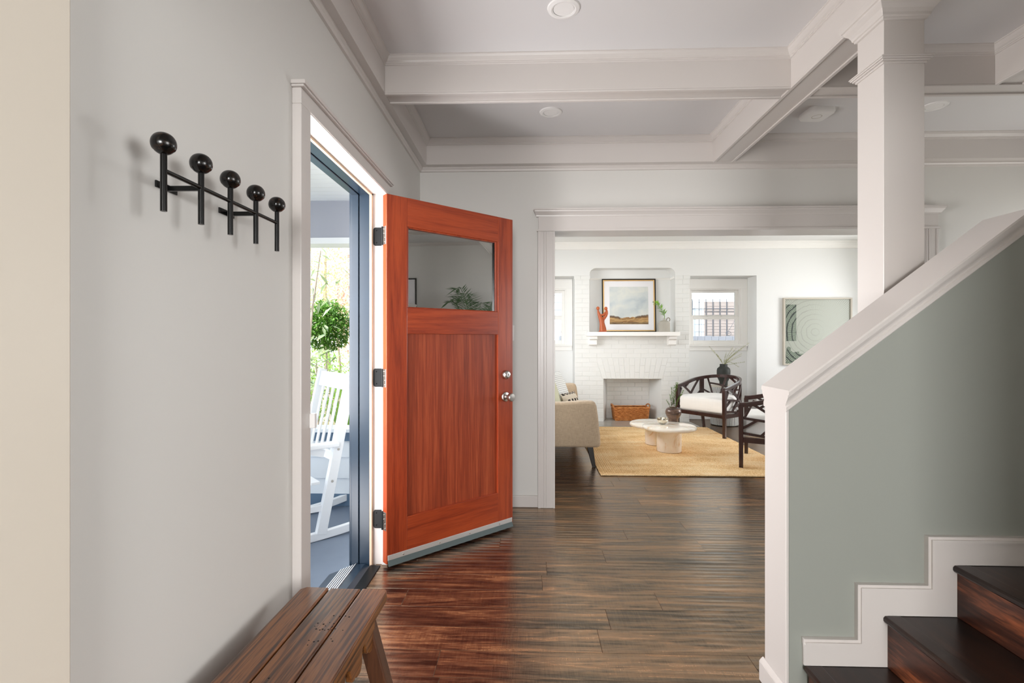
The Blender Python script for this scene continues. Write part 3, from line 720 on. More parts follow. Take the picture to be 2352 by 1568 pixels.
# ------------------------------------------------------------------ coat rack on the left wall
cr = thing('coat_rack', (XL, 1.2, 1.589), 'black metal coat rack with five ball-topped rods on the left wall', 'coat rack')
bx = .082
MB().tube([(bx, -.227, 0), (bx, .227, 0)], .0048, 10).build('crossbar', 'black_metal', cr, smooth=40)
for yc in (-.11, .113):
    b = MB().box(0, .004, yc - .032, yc + .034, -.0065, .0085).build('wall_plate', 'black_metal', cr, bevel=.001)
    MB().box(.004, bx, yc - .003, yc + .003, -.007, .004).build('bracket_arm', 'black_metal', b)
for i, yy in enumerate((-.225, -.1105, -.001, .1135, .226)):
    r = MB().tube([(bx, yy, -.082), (bx, yy, .036)], .0062, 12).build('peg', 'black_metal', cr, smooth=40)
    bprof = []
    for q in range(25):
        an = -math.pi / 2 + math.pi * q / 24
        rr0 = .0228 * math.cos(an) ** .92 if math.cos(an) > 0 else 0
        zz0 = .0222 * math.sin(an)
        if q < 8: rr0 -= .0011
        bprof.append((max(rr0, .0004), zz0))
    MB().lathe(bprof, (bx, yy, .053), 40).build('ball', 'ball', r, smooth=50)

# ------------------------------------------------------------------ bench
bn = thing('bench', (-.604, .99, 0), 'low worn wooden bench of three planks against the left wall', 'bench', R(-1.4))
hw = .1435
xs = [-hw, -.0495, .0555, hw]
for i in range(3):
    x0, x1 = xs[i] + (.0018 if i else 0), xs[i + 1] - (.0018 if i < 2 else 0)
    pl = [(x0, -.6), (x1 - (.02 if i == 2 else 0), -.6)] + ([(x1, -.58), (x1, .575), (x1 - .003, .59), (x1 - .012, .6)] if i == 2 else [(x1, .6)])
    pl += [(x0 + (.012 if i == 0 else 0), .6)] + ([(x0, .588)] if i == 0 else [])
    MB().prism(pl, 2, .420, .45).build('plank', 'bench', bn, bevel=.006, seg=3)
def scallop(sgn):
    pts = [(.505, .42), (.505, .36), (.492, .338), (.475, .330), (.458, .334), (.447, .346), (.440, .343), (.430, .350), (.424, .372), (.415, .384), (.405, .384), (.399, .372), (.398, .345), (.390, .334),
           (.375, .327), (.358, .329), (.345, .338), (.336, .334), (.322, .340), (.314, .360), (.306, .380), (.295, .388), (.280, .390), (.275, .372), (.262, .362), (.245, .370), (.235, .388), (.21, .392)]
    return pts + [(-a, z) for a, z in pts[::-1]]
for s in (-1, 1): MB().prism(scallop(s), 0, s * .122 - .009, s * .122 + .009).build('apron', 'bench_apron', bn, bevel=.003)
for s in (-1, 1):
    for e in (-1, 1):
        MB().bar((s * .094, e * .505, .422), (s * .205, e * .515, .0), .050, .046, (0, 1, 0), .05, .046).build('leg', 'bench_leg', bn, bevel=.004)
for e in (-1, 1): MB().box(-.107, .107, e * .485 - .009, e * .485 + .009, .372, .42).build('end_rail', 'bench_apron', bn, bevel=.002)
for e in (-1, 1): MB().bar((-.15, e * .515, .15), (.15, e * .515, .15), .022, .032).build('stretcher', 'bench_leg', bn, bevel=.003)
hl = MB()
rb = random.Random(5)
for hx, hy in [(.031, .44), (.05, .437), (.066, .44), (.078, .436), (.002, .40), (.02, .396), (.034, .405), (.048, .40), (.01, .372), (.022, .368), (.028, .372), (.036, .368), (.044, .372), (.054, .37), (.062, .376), (.05, .384), (.03, .388), (.086, .37), (.014, .32), (.03, .315), (.04, .318), (.07, .33), (.078, .32), (.02, .30), (-.012, .17), (.0, .385)]:
    r0 = rb.uniform(.0016, .0028)
    hl.lathe([(r0, 0), (r0, .0004), (.0002, .0005)], (hx, hy, .4500), 8)
hl.build('worm_holes', 'plank_gap', bn)['kind'] = 'stuff'

# ================================================================== LIVING ROOM
# far wall outline with two alcoves and the round-cornered niche
nx0, nx1, nt, nr = .938, 2.227, 2.338, .10
arch = [(nx1, 2.215), (nx1, nt - nr)] + [(nx1 - nr + nr * math.cos(a * math.pi / 12), nt - nr + nr * math.sin(a * math.pi / 12)) for a in range(1, 7)] \
     + [(nx0 + nr - nr * math.sin(a * math.pi / 12), nt - nr + nr * math.cos(a * math.pi / 12)) for a in range(0, 7)] + [(nx0, 2.215)]
out = [(XL, 0), (XL, 2.75), (5.6, 2.75), (5.6, 0), (3.438, 0), (3.438, 2.215)] + arch + [(-.29, 2.215), (-.29, 0)]
struct('wall_far', MB().prism(out, 1, 7.6, 7.93), 'wall_living', smooth=30)
# alcove back walls with window openings
WZ0, WZ1 = 1.17, 2.06
def alcove(x0, x1, wx0, wx1, name):
    struct(name, MB().box(x0 - .01, wx0, 7.93, 8.05, -.1, 2.23).box(wx1, x1 + .01, 7.93, 8.05, -.1, 2.23).box(wx0, wx1, 7.93, 8.05, -.1, WZ0).box(wx0, wx1, 7.93, 8.05, WZ1, 2.23), 'alcove')
alcove(2.44, 3.438, 2.535, 3.345, 'wall_alcove_right'); alcove(-.29, .714, -.195, .615, 'wall_alcove_left')
struct('wall_niche', MB().box(.93, 2.24, 7.85, 7.93, 1.3, 2.4), 'alcove')
struct('wall_outer_back', MB().box(.70, 2.45, 7.95, 8.05, -.1, 2.75).box(-.98, -.30, 7.93, 8.05, -.1, 2.75).box(3.448, 5.75, 7.93, 8.05, -.1, 2.75).box(-.3, .73, 7.93, 8.05, 2.22, 2.75).box(2.43, 3.45, 7.93, 8.05, 2.22, 2.75).box(.70, 2.45, 7.93, 7.95, 2.3, 2.75), 'wall_living')
struct('trim_niche', MB().box(nx0, nx1, 7.835, 7.85, 2.185, 2.20).box(nx0, nx1, 7.826, 7.85, 2.20, 2.212).box(nx0, nx0 + .012, 7.62, 7.85, 2.18, 2.212).box(nx1 - .012, nx1, 7.62, 7.85, 2.18, 2.212), 'trim_living', bevel=.002)
def window(name, x0, x1):
    wn = shell(name, ((x0 + x1) / 2, 7.93, WZ0)); hx = (x1 - x0) / 2; H = WZ1 - WZ0
    c = MB()
    c.box(-hx - .095, -hx + .006, -.018, 0, 0, H - .006).box(hx - .006, hx + .0925, -.018, 0, 0, H - .006).box(-hx - .095, hx + .0925, -.018, 0, H - .006, H + .135)
    c.build('casing', 'trim_living', wn, bevel=.003)
    MB().box(-hx - .1, hx + .09, -.03, 0, H + .135, H + .15).build('head_moulding', 'trim_living', wn, bevel=.003)
    MB().box(-hx - .1, hx + .09, -.045, .02, -.022, 0).build('sill', 'trim_living', wn, bevel=.004)
    MB().box(-hx - .095, hx + .085, -.016, 0, -.09, -.022).box(-hx - .095, hx + .085, -.024, 0, -.045, -.022).build('apron', 'trim_living', wn, bevel=.002)
    f = MB()
    f.box(-hx, -hx + .025, .001, .11, 0, H).box(hx - .025, hx, .001, .11, 0, H).box(-hx + .025, hx - .025, .001, .11, H - .025, H).box(-hx + .025, hx - .025, .001, .11, 0, .015)
    f.build('frame', 'trim_living', wn, bevel=.002)
    a = hx - .025
    mid = .43
    for nm, z0, z1, yy, sw_ in (('lower_sash', .015, mid + .02, .03, .055), ('upper_sash', mid - .005, H - .025, .065, .045)):
        s = MB()
        bt, tp = (.055, .05) if nm == 'lower_sash' else (.045, .04)
        s.box(-a, -a + sw_, yy, yy + .03, z0, z1).box(a - sw_, a, yy, yy + .03, z0, z1).box(-a + sw_, a - sw_, yy, yy + .03, z0, z0 + bt).box(-a + sw_, a - sw_, yy, yy + .03, z1 - tp, z1)
        so_ = s.build('sash', 'trim_living', wn, bevel=.003)
        MB().box(-a + sw_ - .005, a - sw_ + .005, yy + .013, yy + .017, z0 + bt - .005, z1 - tp + .005).build('pane', 'glass_window', so_)
    lt = MB().box(-.12, -.10, .012, .03, mid + .02, mid + .03).box(.10, .12, .012, .03, mid + .02, mid + .03).build('sash_lock', 'nickel', wn)
    return wn
window('window_1', 2.535, 3.345); window('window_2', -.195, .615)

# fireplace
FY = 7.6
fp = thing('fireplace', (1.577, FY, 0), 'white painted brick fireplace with mantel shelf on the far wall', 'fireplace')
FX = 1.577
def fb(m, x0, x1, y0, y1, z0, z1): return m.box(x0 - FX, x1 - FX, y0 - FY, y1 - FY, z0, z1)
br = MB()
fb(br, .714, 1.148, 7.604, 7.93, 0, 1.36); fb(br, 2.02, 2.439, 7.604, 7.93, 0, 1.36); fb(br, 1.148, 2.02, 7.604, 7.93, .664, 1.36)
fb(br, .714, .938, 7.604, 7.93, 1.36, 2.215); fb(br, 2.227, 2.439, 7.604, 7.93, 1.36, 2.215)
br.build('chimney_breast', 'mortar', fp)
fbx = MB().prism([(1.148 - FX, .006), (1.245 - FX, .33), (1.92 - FX, .33), (2.02 - FX, .006), (2.06 - FX, .345), (1.10 - FX, .345)], 2, .0, .665)
fbx.build('firebox', 'mortar', fp)
def brick_poly(pts, y0, y1, nm='brick'):
    c = .003
    cx = sum(p[0] for p in pts) / 4; cz = sum(p[1] for p in pts) / 4
    ins = [(x + c * (1 if x < cx else -1), z + c * (1 if z < cz else -1)) for x, z in pts]
    v = [(x - FX, y1 - FY, z) for x, z in pts] + [(x - FX, y0 + c * .7 - FY, z) for x, z in pts] + [(x - FX, y0 - FY, z) for x, z in ins]
    f = [(8, 9, 10, 11)] + [(i, (i + 1) % 4, (i + 1) % 4 + 4, i + 4) for i in range(4)] + [(i + 4, (i + 1) % 4 + 4, (i + 1) % 4 + 8, i + 8) for i in range(4)]
    return MB().add(v, f).build(nm, 'brick', fp)
rbk = random.Random(11)
BH, BWd = .0695, .222
AL = lambda z: 1.13 - .30 * (z - .657)      # left slant of the flat arch
AR = lambda z: 2.035 + .26 * (z - .657)
z = 0.0; r = 0; AZ0, AZ1 = BH * 9.5, BH * 13.6
AZ0 = .660; AZ1 = BH * 14
while z < 2.20:
    z0, z1 = z + .0018, min(z + BH, 2.215) - .0018
    zm = (z0 + z1) / 2
    if zm < .655: spans = [(.714, 1.148, None), (2.02, 2.439, None)]
    elif zm < AZ1: spans = [(.714, None, 'L'), (None, 2.439, 'R')]
    elif zm < 1.30: spans = [(.714, 2.439, None)]
    elif zm < 1.37: spans = [(.714, .90, None), (2.28, 2.439, None)]
    else: spans = [(.714, .938, None), (2.227, 2.439, None)]
    for a, b, kind in spans:
        lo = a if a is not None else AR(zm); hi = b if b is not None else AL(zm)
        x = .714 - (0 if r % 2 else BWd / 2)
        if zm > 1.37 or (a == 2.02): x = lo - (0 if r % 2 else BWd / 2)
        while x < hi - .004:
            x0, x1 = max(x, lo) + .0018, min(x + BWd, hi) - .0018
            if x1 - x0 > .03 or (x1 - x0 > .015 and zm > 1.37):
                j = rbk.uniform(-.001, .001); yo = FY + rbk.uniform(-.0015, .0015)
                p = [(x0, z0 + j), (x1, z0 + j), (x1, z1 + j), (x0, z1 + j)]
                if kind == 'L' and x + BWd >= hi: p[1] = (AL(z0) - .0018, p[1][1]); p[2] = (AL(z1) - .0018, p[2][1])
                if kind == 'R' and x <= lo: p[0] = (AR(z0) + .0018, p[0][1]); p[3] = (AR(z1) + .0018, p[3][1])
                brick_poly(p, yo, 7.612)
            x += BWd
    z += BH; r += 1
# soldier bricks of the flat arch
nA = 13
for i in range(nA):
    for q in range(2):
        split = .657 + (.10 if i % 2 else .20)
        zz0, zz1 = (.657, split) if q == 0 else (split, AZ1 - .002)
        f0, f1 = i / nA, (i + 1) / nA
        X_ = lambda f, zz: AL(zz) + (AR(zz) - AL(zz)) * f
        brick_poly([(X_(f0, zz0) + .0018, zz0 + .0018), (X_(f1, zz0) - .0018, zz0 + .0018), (X_(f1, zz1) - .0018, zz1 - .0018), (X_(f0, zz1) + .0018, zz1 - .0018)], FY + rbk.uniform(-.002, .001), 7.612)
# cap course
for a, b in ((.704, .80), (.803, .945), (2.22, 2.34), (2.343, 2.449)):
    brick_poly([(a, 2.168), (b, 2.168), (b, 2.222), (a, 2.222)], FY - .008, 7.612)
# brick back of the firebox
zz = .02
k_ = 0
while zz < .655:
    x = 1.25 - (0 if k_ % 2 else .11)
    while x < 1.915:
        a, b = max(x, 1.25) + .003, min(x + .22, 1.915) - .003
        if b - a > .02: brick_poly([(a, zz + .003), (b, zz + .003), (b, min(zz + BH, .662) - .003), (a, min(zz + BH, .662) - .003)], 7.924 + rbk.uniform(-.002, .001), 7.931)
        x += .22
    zz += BH; k_ += 1
MB().box(.884 - FX, 2.240 - FX, 7.40 - FY, 7.62 - FY, 1.306, 1.3665).build('mantel_shelf', 'trim_living', fp, bevel=.004)
MB().box(.93 - FX, 2.235 - FX, 7.60 - FY, 7.85 - FY, 1.34, 1.3662).build('niche_floor', 'trim_living', fp)
for x0 in (.925, 2.10):
    c = MB().prism([(7.60 - FY, 1.306), (7.46 - FY, 1.306), (7.46 - FY, 1.262), (7.475 - FY, 1.256), (7.505 - FY, 1.245), (7.505 - FY, 1.18), (7.52 - FY, 1.166), (7.60 - FY, 1.166)], 0, x0 - FX, x0 + .112 - FX)
    c.build('corbel', 'trim_living', fp, bevel=.003)
he = MB().box(.99 - FX, 2.452 - FX, 7.165 - FY, 7.598 - FY, 0, .014).build('hearth_slab', 'concrete', fp, bevel=.003)
MB().box(1.15 - FX, 2.018 - FX, 7.598 - FY, 7.93 - FY, 0, .014).build('firebox_floor', 'concrete', fp)

# ------------------------------------------------------------------ rug
rug = thing('jute_rug', (1.6, 5.865, 0), 'braided golden jute rug under the marble coffee table', 'rug')
RX0, RX1, RY0, RY1 = .671, 2.535, 4.600, 7.13
MB().box(RX0 - 1.6 + .01, RX1 - 1.6 - .01, RY0 - 5.865 + .01, RY1 - 5.865 - .01, .001, .006).build('backing', 'jute', rug)
rr = MB(); rnd = random.Random(2)
nb = 88; wd = (RX1 - RX0 - .06) / nb
for i in range(nb):
    xc = RX0 + .03 + (i + .5) * wd - 1.6
    rows = []
    ns = 40
    for s in range(ns + 1):
        yy = RY0 + .03 - 5.865 + (RY1 - RY0 - .06) * s / ns
        dx = rnd.uniform(-.0012, .0012); hz = .011 + rnd.uniform(-.0012, .0016)
        rows.append([(xc - wd * .5 + dx, yy, .0068), (xc - wd * .3 + dx, yy, hz - .0015), (xc + dx, yy, hz), (xc + wd * .3 + dx, yy, hz - .0015), (xc + wd * .5 + dx, yy, .0068)])
    rr.rings(rows)
o = rr.build('braid_rows', 'jute', rug, smooth=60); o['kind'] = 'stuff'
eb = MB()
def wob(p0, p1, r, n=70):
    pts = []
    for i in range(n + 1):
        f = i / n; pts.append((p0[0] + (p1[0] - p0[0]) * f + rnd.uniform(-.0016, .0016), p0[1] + (p1[1] - p0[1]) * f + rnd.uniform(-.0016, .0016), .0078 + rnd.uniform(-.001, .001)))
    eb.tube(pts, [r * rnd.uniform(.85, 1.12) for _ in pts], 7)
for e in (.006, .018, .029):
    x0, x1, y0, y1 = RX0 + e - 1.6, RX1 - e - 1.6, RY0 + e - 5.865, RY1 - e - 5.865
    wob((x0, y0), (x1, y0), .0068); wob((x1, y0), (x1, y1), .0068); wob((x1, y1), (x0, y1), .0068); wob((x0, y1), (x0, y0), .0068)
eb.build('edge_braid', 'jute', rug, smooth=60)

# ------------------------------------------------------------------ sofa
sf = thing('sofa', (.23, 5.78, 0), 'beige linen sofa with black tapered legs on the left of the living room', 'sofa')
def sidepanel(y0, y1):
    # rounded side profile in x,z swept in y with rounded rims
    pr = [(-.46, .24), (-.44, .225), (.43, .225), (.452, .232), (.463, .25), (.462, .30), (.440, .52), (.425, .62), (.412, .650), (.39, .662), (.33, .664), (.1, .650), (-.3, .645), (-.43, .64), (-.47, .60)]
    cxm, czm = 0.0, .44
    rows = []
    for yy, ins in ((y0 + .012, .030), (y0 + .003, .012), (y0, .0), (y0, 0), (y1, 0), (y1 - .0, 0), (y1 - .003, .012), (y1 - .012, .03)):
        pass
    for yy, ins in ((y0, .022), (y0 + .006, .008), (y0 + .022, 0), (y1 - .022, 0), (y1 - .006, .008), (y1, .022)):
        rows.append([(x - ins * (1 if x > 0 else -1) * (1 if abs(x) > .36 else 0), yy, zz - ins * (1 if zz > czm else -1) * (1 if (zz > .6 or zz < .26) else 0)) for x, zz in pr])
    return MB().rings(rows, True)
AY0, AY1 = 4.75 - 5.78, 4.89 - 5.78
sidepanel(AY0, AY1).build('arm', 'sofa', sf, smooth=60, bevel=.012)
sidepanel(6.70 - 5.78, 6.84 - 5.78).build('arm', 'sofa', sf, smooth=60, bevel=.012)
MB().box(-.44, .42, AY1, 6.70 - 5.78, .225, .34).build('base', 'sofa', sf, bevel=.02, seg=3)
for a, b in ((AY1 + .004, .004), (.008, 6.695 - 5.78)):
    MB().box(-.20, .438, a, b, .335, .470).build('seat_cushion', 'sofa', sf, bevel=.04, seg=4)
    MB().prism([(-.36, .44), (-.10, .44), (-.16, .80), (-.22, .83), (-.40, .82)], 1, a, b).build('back_cushion', 'sofa', sf, bevel=.04, seg=4)
MB().prism([(-.46, .23), (-.30, .23), (-.36, .80), (-.47, .80)], 1, AY1 - .03, 6.73 - 5.78).build('back', 'sofa', sf, bevel=.03, seg=3)
for xx, dx in ((.375, .045), (-.40, -.03)):
    for yy, dy in ((-.86, -.012), (.97, .012)):
        MB().bar((xx, yy, .23), (xx + dx, yy + dy, 0), .062, .062, (0, 1, 0), .032, .032).build('leg', 'sofa_leg', sf, bevel=.003)
def pillow(name, loc, w, h, th_, rot, mat, label):
    m = MB(); n = 14; rows = []
    top, bot = [], []
    for sgn in (1, -1):
        rows = []
        for i in range(n + 1):
            u = -1 + 2 * i / n; rw = []
            for j in range(n + 1):
                v2 = -1 + 2 * j / n
                e = (1 - abs(u) ** 2.6) * (1 - abs(v2) ** 2.6)
                pin = 1 - .06 * (1 - abs(v2) ** 2) * abs(u) ** 3; pin2 = 1 - .06 * (1 - abs(u) ** 2) * abs(v2) ** 3
                rw.append((u * w / 2 * pin, sgn * th_ / 2 * max(e, 0) ** .55, v2 * h / 2 * pin2))
            rows.append(rw)
        m.rings(rows)
    t = thing(name, loc, label, 'pillow', group='pillows on the sofa')
    t.rotation_euler = rot
    m.build('cover', mat, t, smooth=60)
    # piping round the seam
    pts = []
    for q in range(4):
        for i in range(8):
            u = -1 + 2 * i / 8
            x, z2 = ((u, -1), (1, u), (-u, 1), (-1, -u))[q]
            pts.append((x * w / 2 * (1 - .06 * (1 - z2 * z2) * abs(x) ** 3), 0, z2 * h / 2 * (1 - .06 * (1 - x * x) * abs(z2) ** 3)))
    pts.append(pts[0])
    MB().tube(pts, .0035, 6).build('piping', mat, t, smooth=60)
    return t
pillow('throw_pillow', (.225, 5.20, .655), .44, .44, .13, (R(-20), 0, R(62)), 'pillow_green', 'plain pale green throw pillow nearest the front of the sofa')
pillow('throw_pillow', (.345, 5.55, .675), .46, .46, .13, (R(-20), 0, R(66)), 'pillow_dash', 'white throw pillow with fine rows of dark dashes on the sofa')
pillow('throw_pillow', (.47, 5.40, .575), .34, .22, .10, (R(-24), 0, R(60)), 'pillow_tan', 'small tan lumbar pillow with black dashes on the sofa')

# ------------------------------------------------------------------ coffee table
ct = thing('coffee_table', (1.57, 5.75, .0145), 'low cream marble coffee table with two overlapping round tops', 'coffee table')
def disc(cx, cy, r, z, name):
    t_ = .042; pr = [(.001, z - t_)]
    for i in range(9):
        a = -math.pi / 2 + math.pi * i / 8
        pr.append((r - t_ / 2 + t_ / 2 * math.cos(a), z - t_ / 2 + t_ / 2 * math.sin(a)))
    pr.append((.001, z))
    return MB().lathe(pr, (cx - 1.57, cy - 5.75, -.0125), 64).build(name, 'marble', ct, smooth=50)
disc(1.555, 5.53, .287, .308, 'tabletop'); disc(1.48, 5.84, .29, .288, 'tabletop')
for cx, cy, z1 in ((1.575, 5.61, .268), (1.535, 5.99, .248)):
    MB().lathe([(.132, .0), (.134, .004), (.134, z1 - .0125)], (cx - 1.57, cy - 5.75, 0), 48).build('pedestal', 'marble', ct, smooth=40)
bo = thing('silver_bowl', (1.505, 5.62, .3085), 'small silver bowl on the front round tabletop', 'bowl')
MB().lathe([(.001, .0), (.024, 0), (.040, .010), (.056, .030), (.062, .052), (.060, .066), (.058, .066), (.057, .052), (.050, .030), (.036, .013), (.001, .006)], n=40).build('bowl', 'silver', bo, smooth=50)
MB().tube([(.0, -.005, .008), (.0, -.003, .03), (-.004, -.002, .055), (-.006, .0, .074)], [.003, .003, .003, .004], 8).build('spoon', 'silver', bo, smooth=50)
pt = thing('round_pot', (1.70, 5.88, .2888), 'round brown glazed pot on the marble coffee table', 'pot')
MB().lathe([(.001, 0), (.056, 0), (.058, .010), (.056, .035), (.060, .046), (.076, .068), (.088, .098), (.090, .125), (.082, .150), (.066, .166), (.052, .171), (.046, .171), (.048, .160), (.06, .15), (.07, .11), (.05, .06), (.001, .05)], n=40).build('body', 'pot', pt, smooth=50)
# rosemary sprigs
ro = thing('rosemary_sprigs', (1.70, 5.88, .444), 'upright green rosemary sprigs standing in the brown pot', 'plant')
rs = random.Random(4); nd = MB()
for tx, ty, hh, base in ((.05, .0, .30, .01), (.015, .01, .27, 0), (-.02, 0, .25, -.01), (-.085, .0, .10, -.03), (.115, -.01, .21, .03), (.07, .02, .12, .02), (-.03, .02, .16, -.02), (.03, -.02, .30, .0), (.1, .01, .17, .03)):
    pts = []
    for i in range(9):
        f = i / 8
        pts.append((base + (tx - base) * f ** 1.5 + rs.uniform(-.002, .002), ty * f, hh * f))
    MB().tube(pts, [.0024 - .0016 * i / 8 for i in range(9)], 5).build('sprig', 'stem', ro)
    for q in range(int(hh * 380)):
        f = rs.uniform(.15, 1.0); i = min(7, int(f * 8)); p = Vector(pts[i]).lerp(Vector(pts[i + 1]), f * 8 - i)
        a = rs.uniform(0, 6.28)
        nd.leaf(p, (math.cos(a), math.sin(a), .8), (0, 0, 1), rs.uniform(.014, .024), .006)
o = nd.build('needles', 'rosemary', ro); o['kind'] = 'stuff'

# ------------------------------------------------------------------ basket in the firebox
bk = thing('wicker_basket', (1.585, 7.765, .0145), 'oblong brown wicker basket standing in the firebox', 'basket', R(2))
bw, bd, bh = .243, .105, .192
posts = MB(); wv_ = MB()
nx_, ny_ = 26, 11
def bpos(u, h):   # u along perimeter 0..1, tapered
    s = 1 + .10 * h / bh
    per = [(-bw, -bd), (bw, -bd), (bw, bd), (-bw, bd)]
    L = [2 * bw, 2 * bd, 2 * bw, 2 * bd]; tot = sum(L); d = (u % 1) * tot
    for i in range(4):
        if d <= L[i]:
            f = d / L[i]; a, b = per[i], per[(i + 1) % 4]
            x, y2 = a[0] + (b[0] - a[0]) * f, a[1] + (b[1] - a[1]) * f; nrm = ((0, -1), (1, 0), (0, 1), (-1, 0))[i]
            return x * s, y2 * s, nrm
        d -= L[i]
NP = 60
for i in range(NP):
    u = (i + .5) / NP; pts = []
    for h in (0, bh * .33, bh * .66, bh):
        x, y2, nn = bpos(u, h); pts.append((x, y2, h))
    posts.tube(pts, .0032, 5)
posts.build('stakes', 'wicker', bk)
for rI in range(17):
    h = .006 + rI * .0108; pts = []
    for i in range(NP + 1):
        x, y2, nn = bpos(i / NP + 1e-5, h); o_ = .0062 * (1 if (i + rI) % 2 else -1)
        pts.append((x + nn[0] * o_, y2 + nn[1] * o_, h + random.uniform(-.001, .001)))
    wv_.tube(pts, .0054, 5)
o = wv_.build('weave', 'wicker', bk, smooth=60); o['kind'] = 'stuff'
pts = []
for i in range(NP + 1):
    x, y2, nn = bpos(i / NP + 1e-5, bh); pts.append((x, y2, bh + .004))
MB().tube(pts, .011, 8).build('rim', 'wicker', bk, smooth=60)
MB().box(-bw * .98, bw * .98, -bd * .98, bd * .98, 0, .006).box(-bw, -bw + .006, -bd * .95, bd * .95, 0, bh - .03).box(bw - .006, bw, -bd * .95, bd * .95, 0, bh - .03).box(-bw * .98, bw * .98, bd * .93, bd * .97, 0, bh - .02).build('lining', 'wicker_dark', bk)
for s in (-1, 1):
    e = bw * 1.1
    MB().tube([(s * e, -bd * .95, bh), (s * (e + .012), -bd * .8, bh + .035), (s * (e + .016), -bd * .3, bh + .048), (s * (e + .016), bd * .3, bh + .048), (s * (e + .012), bd * .8, bh + .035), (s * e, bd * .95, bh)], .011, 8).build('handle', 'wicker_rim', bk, smooth=60)

# ------------------------------------------------------------------ mantel pieces
MZ = 1.3665
sc = .877e-3
stt = thing('carved_figure', (1.115, 7.47, MZ), 'orange carved figure of two embracing forms on the mantel', 'sculpture')
def P(px, pz, y=0): return ((px - 247) * sc, y, (1126 - pz) * sc)
m = MB()
m.prism([P(183, 1126)[::2], P(313, 1126)[::2], P(306, 1100)[::2], P(196, 1100)[::2]], 1, -.035, .035)
m.build('base', 'terracotta', stt, bevel=.003)
m = MB()
m.tube([P(250, 1105), P(246, 1060), P(240, 1010), P(234, 965), P(222, 915), P(205, 870), P(188, 825), P(176, 785), P(170, 755)], [.050, .044, .037, .033, .032, .028, .023, .016, .012], 14)
m.tube([P(290, 1105), P(288, 1060), P(272, 1010), P(262, 960), P(266, 925), P(284, 890), P(304, 850), P(316, 810), P(316, 770), P(310, 740)], [.022, .017, .017, .014, .012, .017, .022, .023, .019, .012], 12)
m.tube([P(200, 835), P(228, 838), P(262, 836), P(296, 812), P(318, 780)], [.012, .014, .020, .022, .016], 12)
m.tube([P(218, 880), P(250, 892), P(285, 888)], [.016, .017, .014], 10)
m.build('body', 'terracotta', stt, smooth=60)
MB().ball(P(170, 725), .026, 16, (1, .9, 1.08)).build('head', 'terracotta', stt, smooth=60)
MB().ball(P(305, 728), .025, 16, (1, .9, 1.05)).build('head', 'terracotta', stt, smooth=60)

pf = thing('framed_landscape', (1.572, 7.775, MZ), 'black and gold framed landscape painting leaning in the niche above the mantel', 'picture')
pf.rotation_euler = (R(-3.5), 0, 0)
FW, FH = .415, .832
f = MB(); e = .016
f.box(-FW, -FW + e, -.012, .012, 0, FH).box(FW - e, FW, -.012, .012, 0, FH).box(-FW + e, FW - e, -.012, .012, 0, e).box(-FW + e, FW - e, -.012, .012, FH - e, FH)
f.build('frame', 'picture_black', pf, bevel=.002)
f = MB(); a, b = FW - e, .018
f.box(-a, -a + b, -.006, .01, e, FH - e).box(a - b, a, -.006, .01, e, FH - e).box(-a + b, a - b, -.006, .01, e, e + b).box(-a + b, a - b, -.006, .01, FH - e - b, FH - e)
o = f.build('gold_fillet', 'gold', pf, bevel=.002)
MB().box(-a + b, a - b, .0, .008, e + b, FH - e - b).build('mat_board', 'mat_board', pf)
o = MB().box(0, .596, -.0015, 0, 0, .585).build('print', 'landscape', pf); o.location = (-.298, 0, .124)

jg = thing('stoneware_jug', (2.035, 7.50, MZ), 'weathered grey stoneware jug on the right end of the mantel', 'jug')
MB().lathe([(.001, 0), (.080, 0), (.084, .006), (.083, .130), (.074, .152), (.040, .168), (.020, .174), (.019, .196), (.023, .199), (.016, .199), (.014, .17), (.001, .16)], n=40).build('body', 'stone_jug', jg, smooth=40)
MB().tube([(.030, 0, .168), (.040, 0, .200), (.060, 0, .213), (.078, 0, .204), (.084, 0, .184), (.076, 0, .160)], .0075, 10).build('handle', 'jug_handle', jg, smooth=60)
jb = thing('leafy_branch', (2.035, 7.50, MZ + .175), 'bright green leafy branch leaning from the stoneware jug', 'plant')
pts = [(0, 0, 0), (.004, -.004, .06), (-.02, -.012, .12), (-.06, -.02, .18), (-.11, -.02, .235), (-.155, -.02, .262)]
MB().tube(pts, [.005, .005, .0045, .004, .003, .002], 7).build('stalk', 'jug_leaf', jb, smooth=60)
lm = MB().leaf((0, 0, 0), (1, 0, 0), (0, 0, 1), .095, .044, .2); lmo = lm.build('leaf', 'jug_leaf', jb)
rs = random.Random(9)
first = True
for i in range(22):
    f = .22 + .70 * i / 21; q = f * 5; ii = min(4, int(q)); p = Vector(pts[ii]).lerp(Vector(pts[ii + 1]), q - ii)
    d = (Vector(pts[ii + 1]) - Vector(pts[ii])).normalized()
    sd_ = 1 if i % 2 else -1
    side = Vector((d.z, 0, -d.x)) * sd_ * .75 + Vector((0, rs.uniform(-.5, .2), 0)) + d * .7
    lf = lmo if first else clone(lmo, jb)
    first = False
    lf.rotation_mode = 'QUATERNION'; lf.rotation_quaternion = side.to_track_quat('X', 'Z'); lf.location = p; s_ = rs.uniform(.75, 1.1) * (1 - .35 * f); lf.scale = (s_,) * 3
MB().leaf(pts[5], (-.5, 0, .6), (0, 1, 0), .03, .012).leaf(pts[5], (-1, 0, .2), (0, 1, 0), .03, .012).leaf(pts[5], (-.7, .3, .5), (0, 1, 0), .03, .01).build('tip', 'leaf_grey', jb)

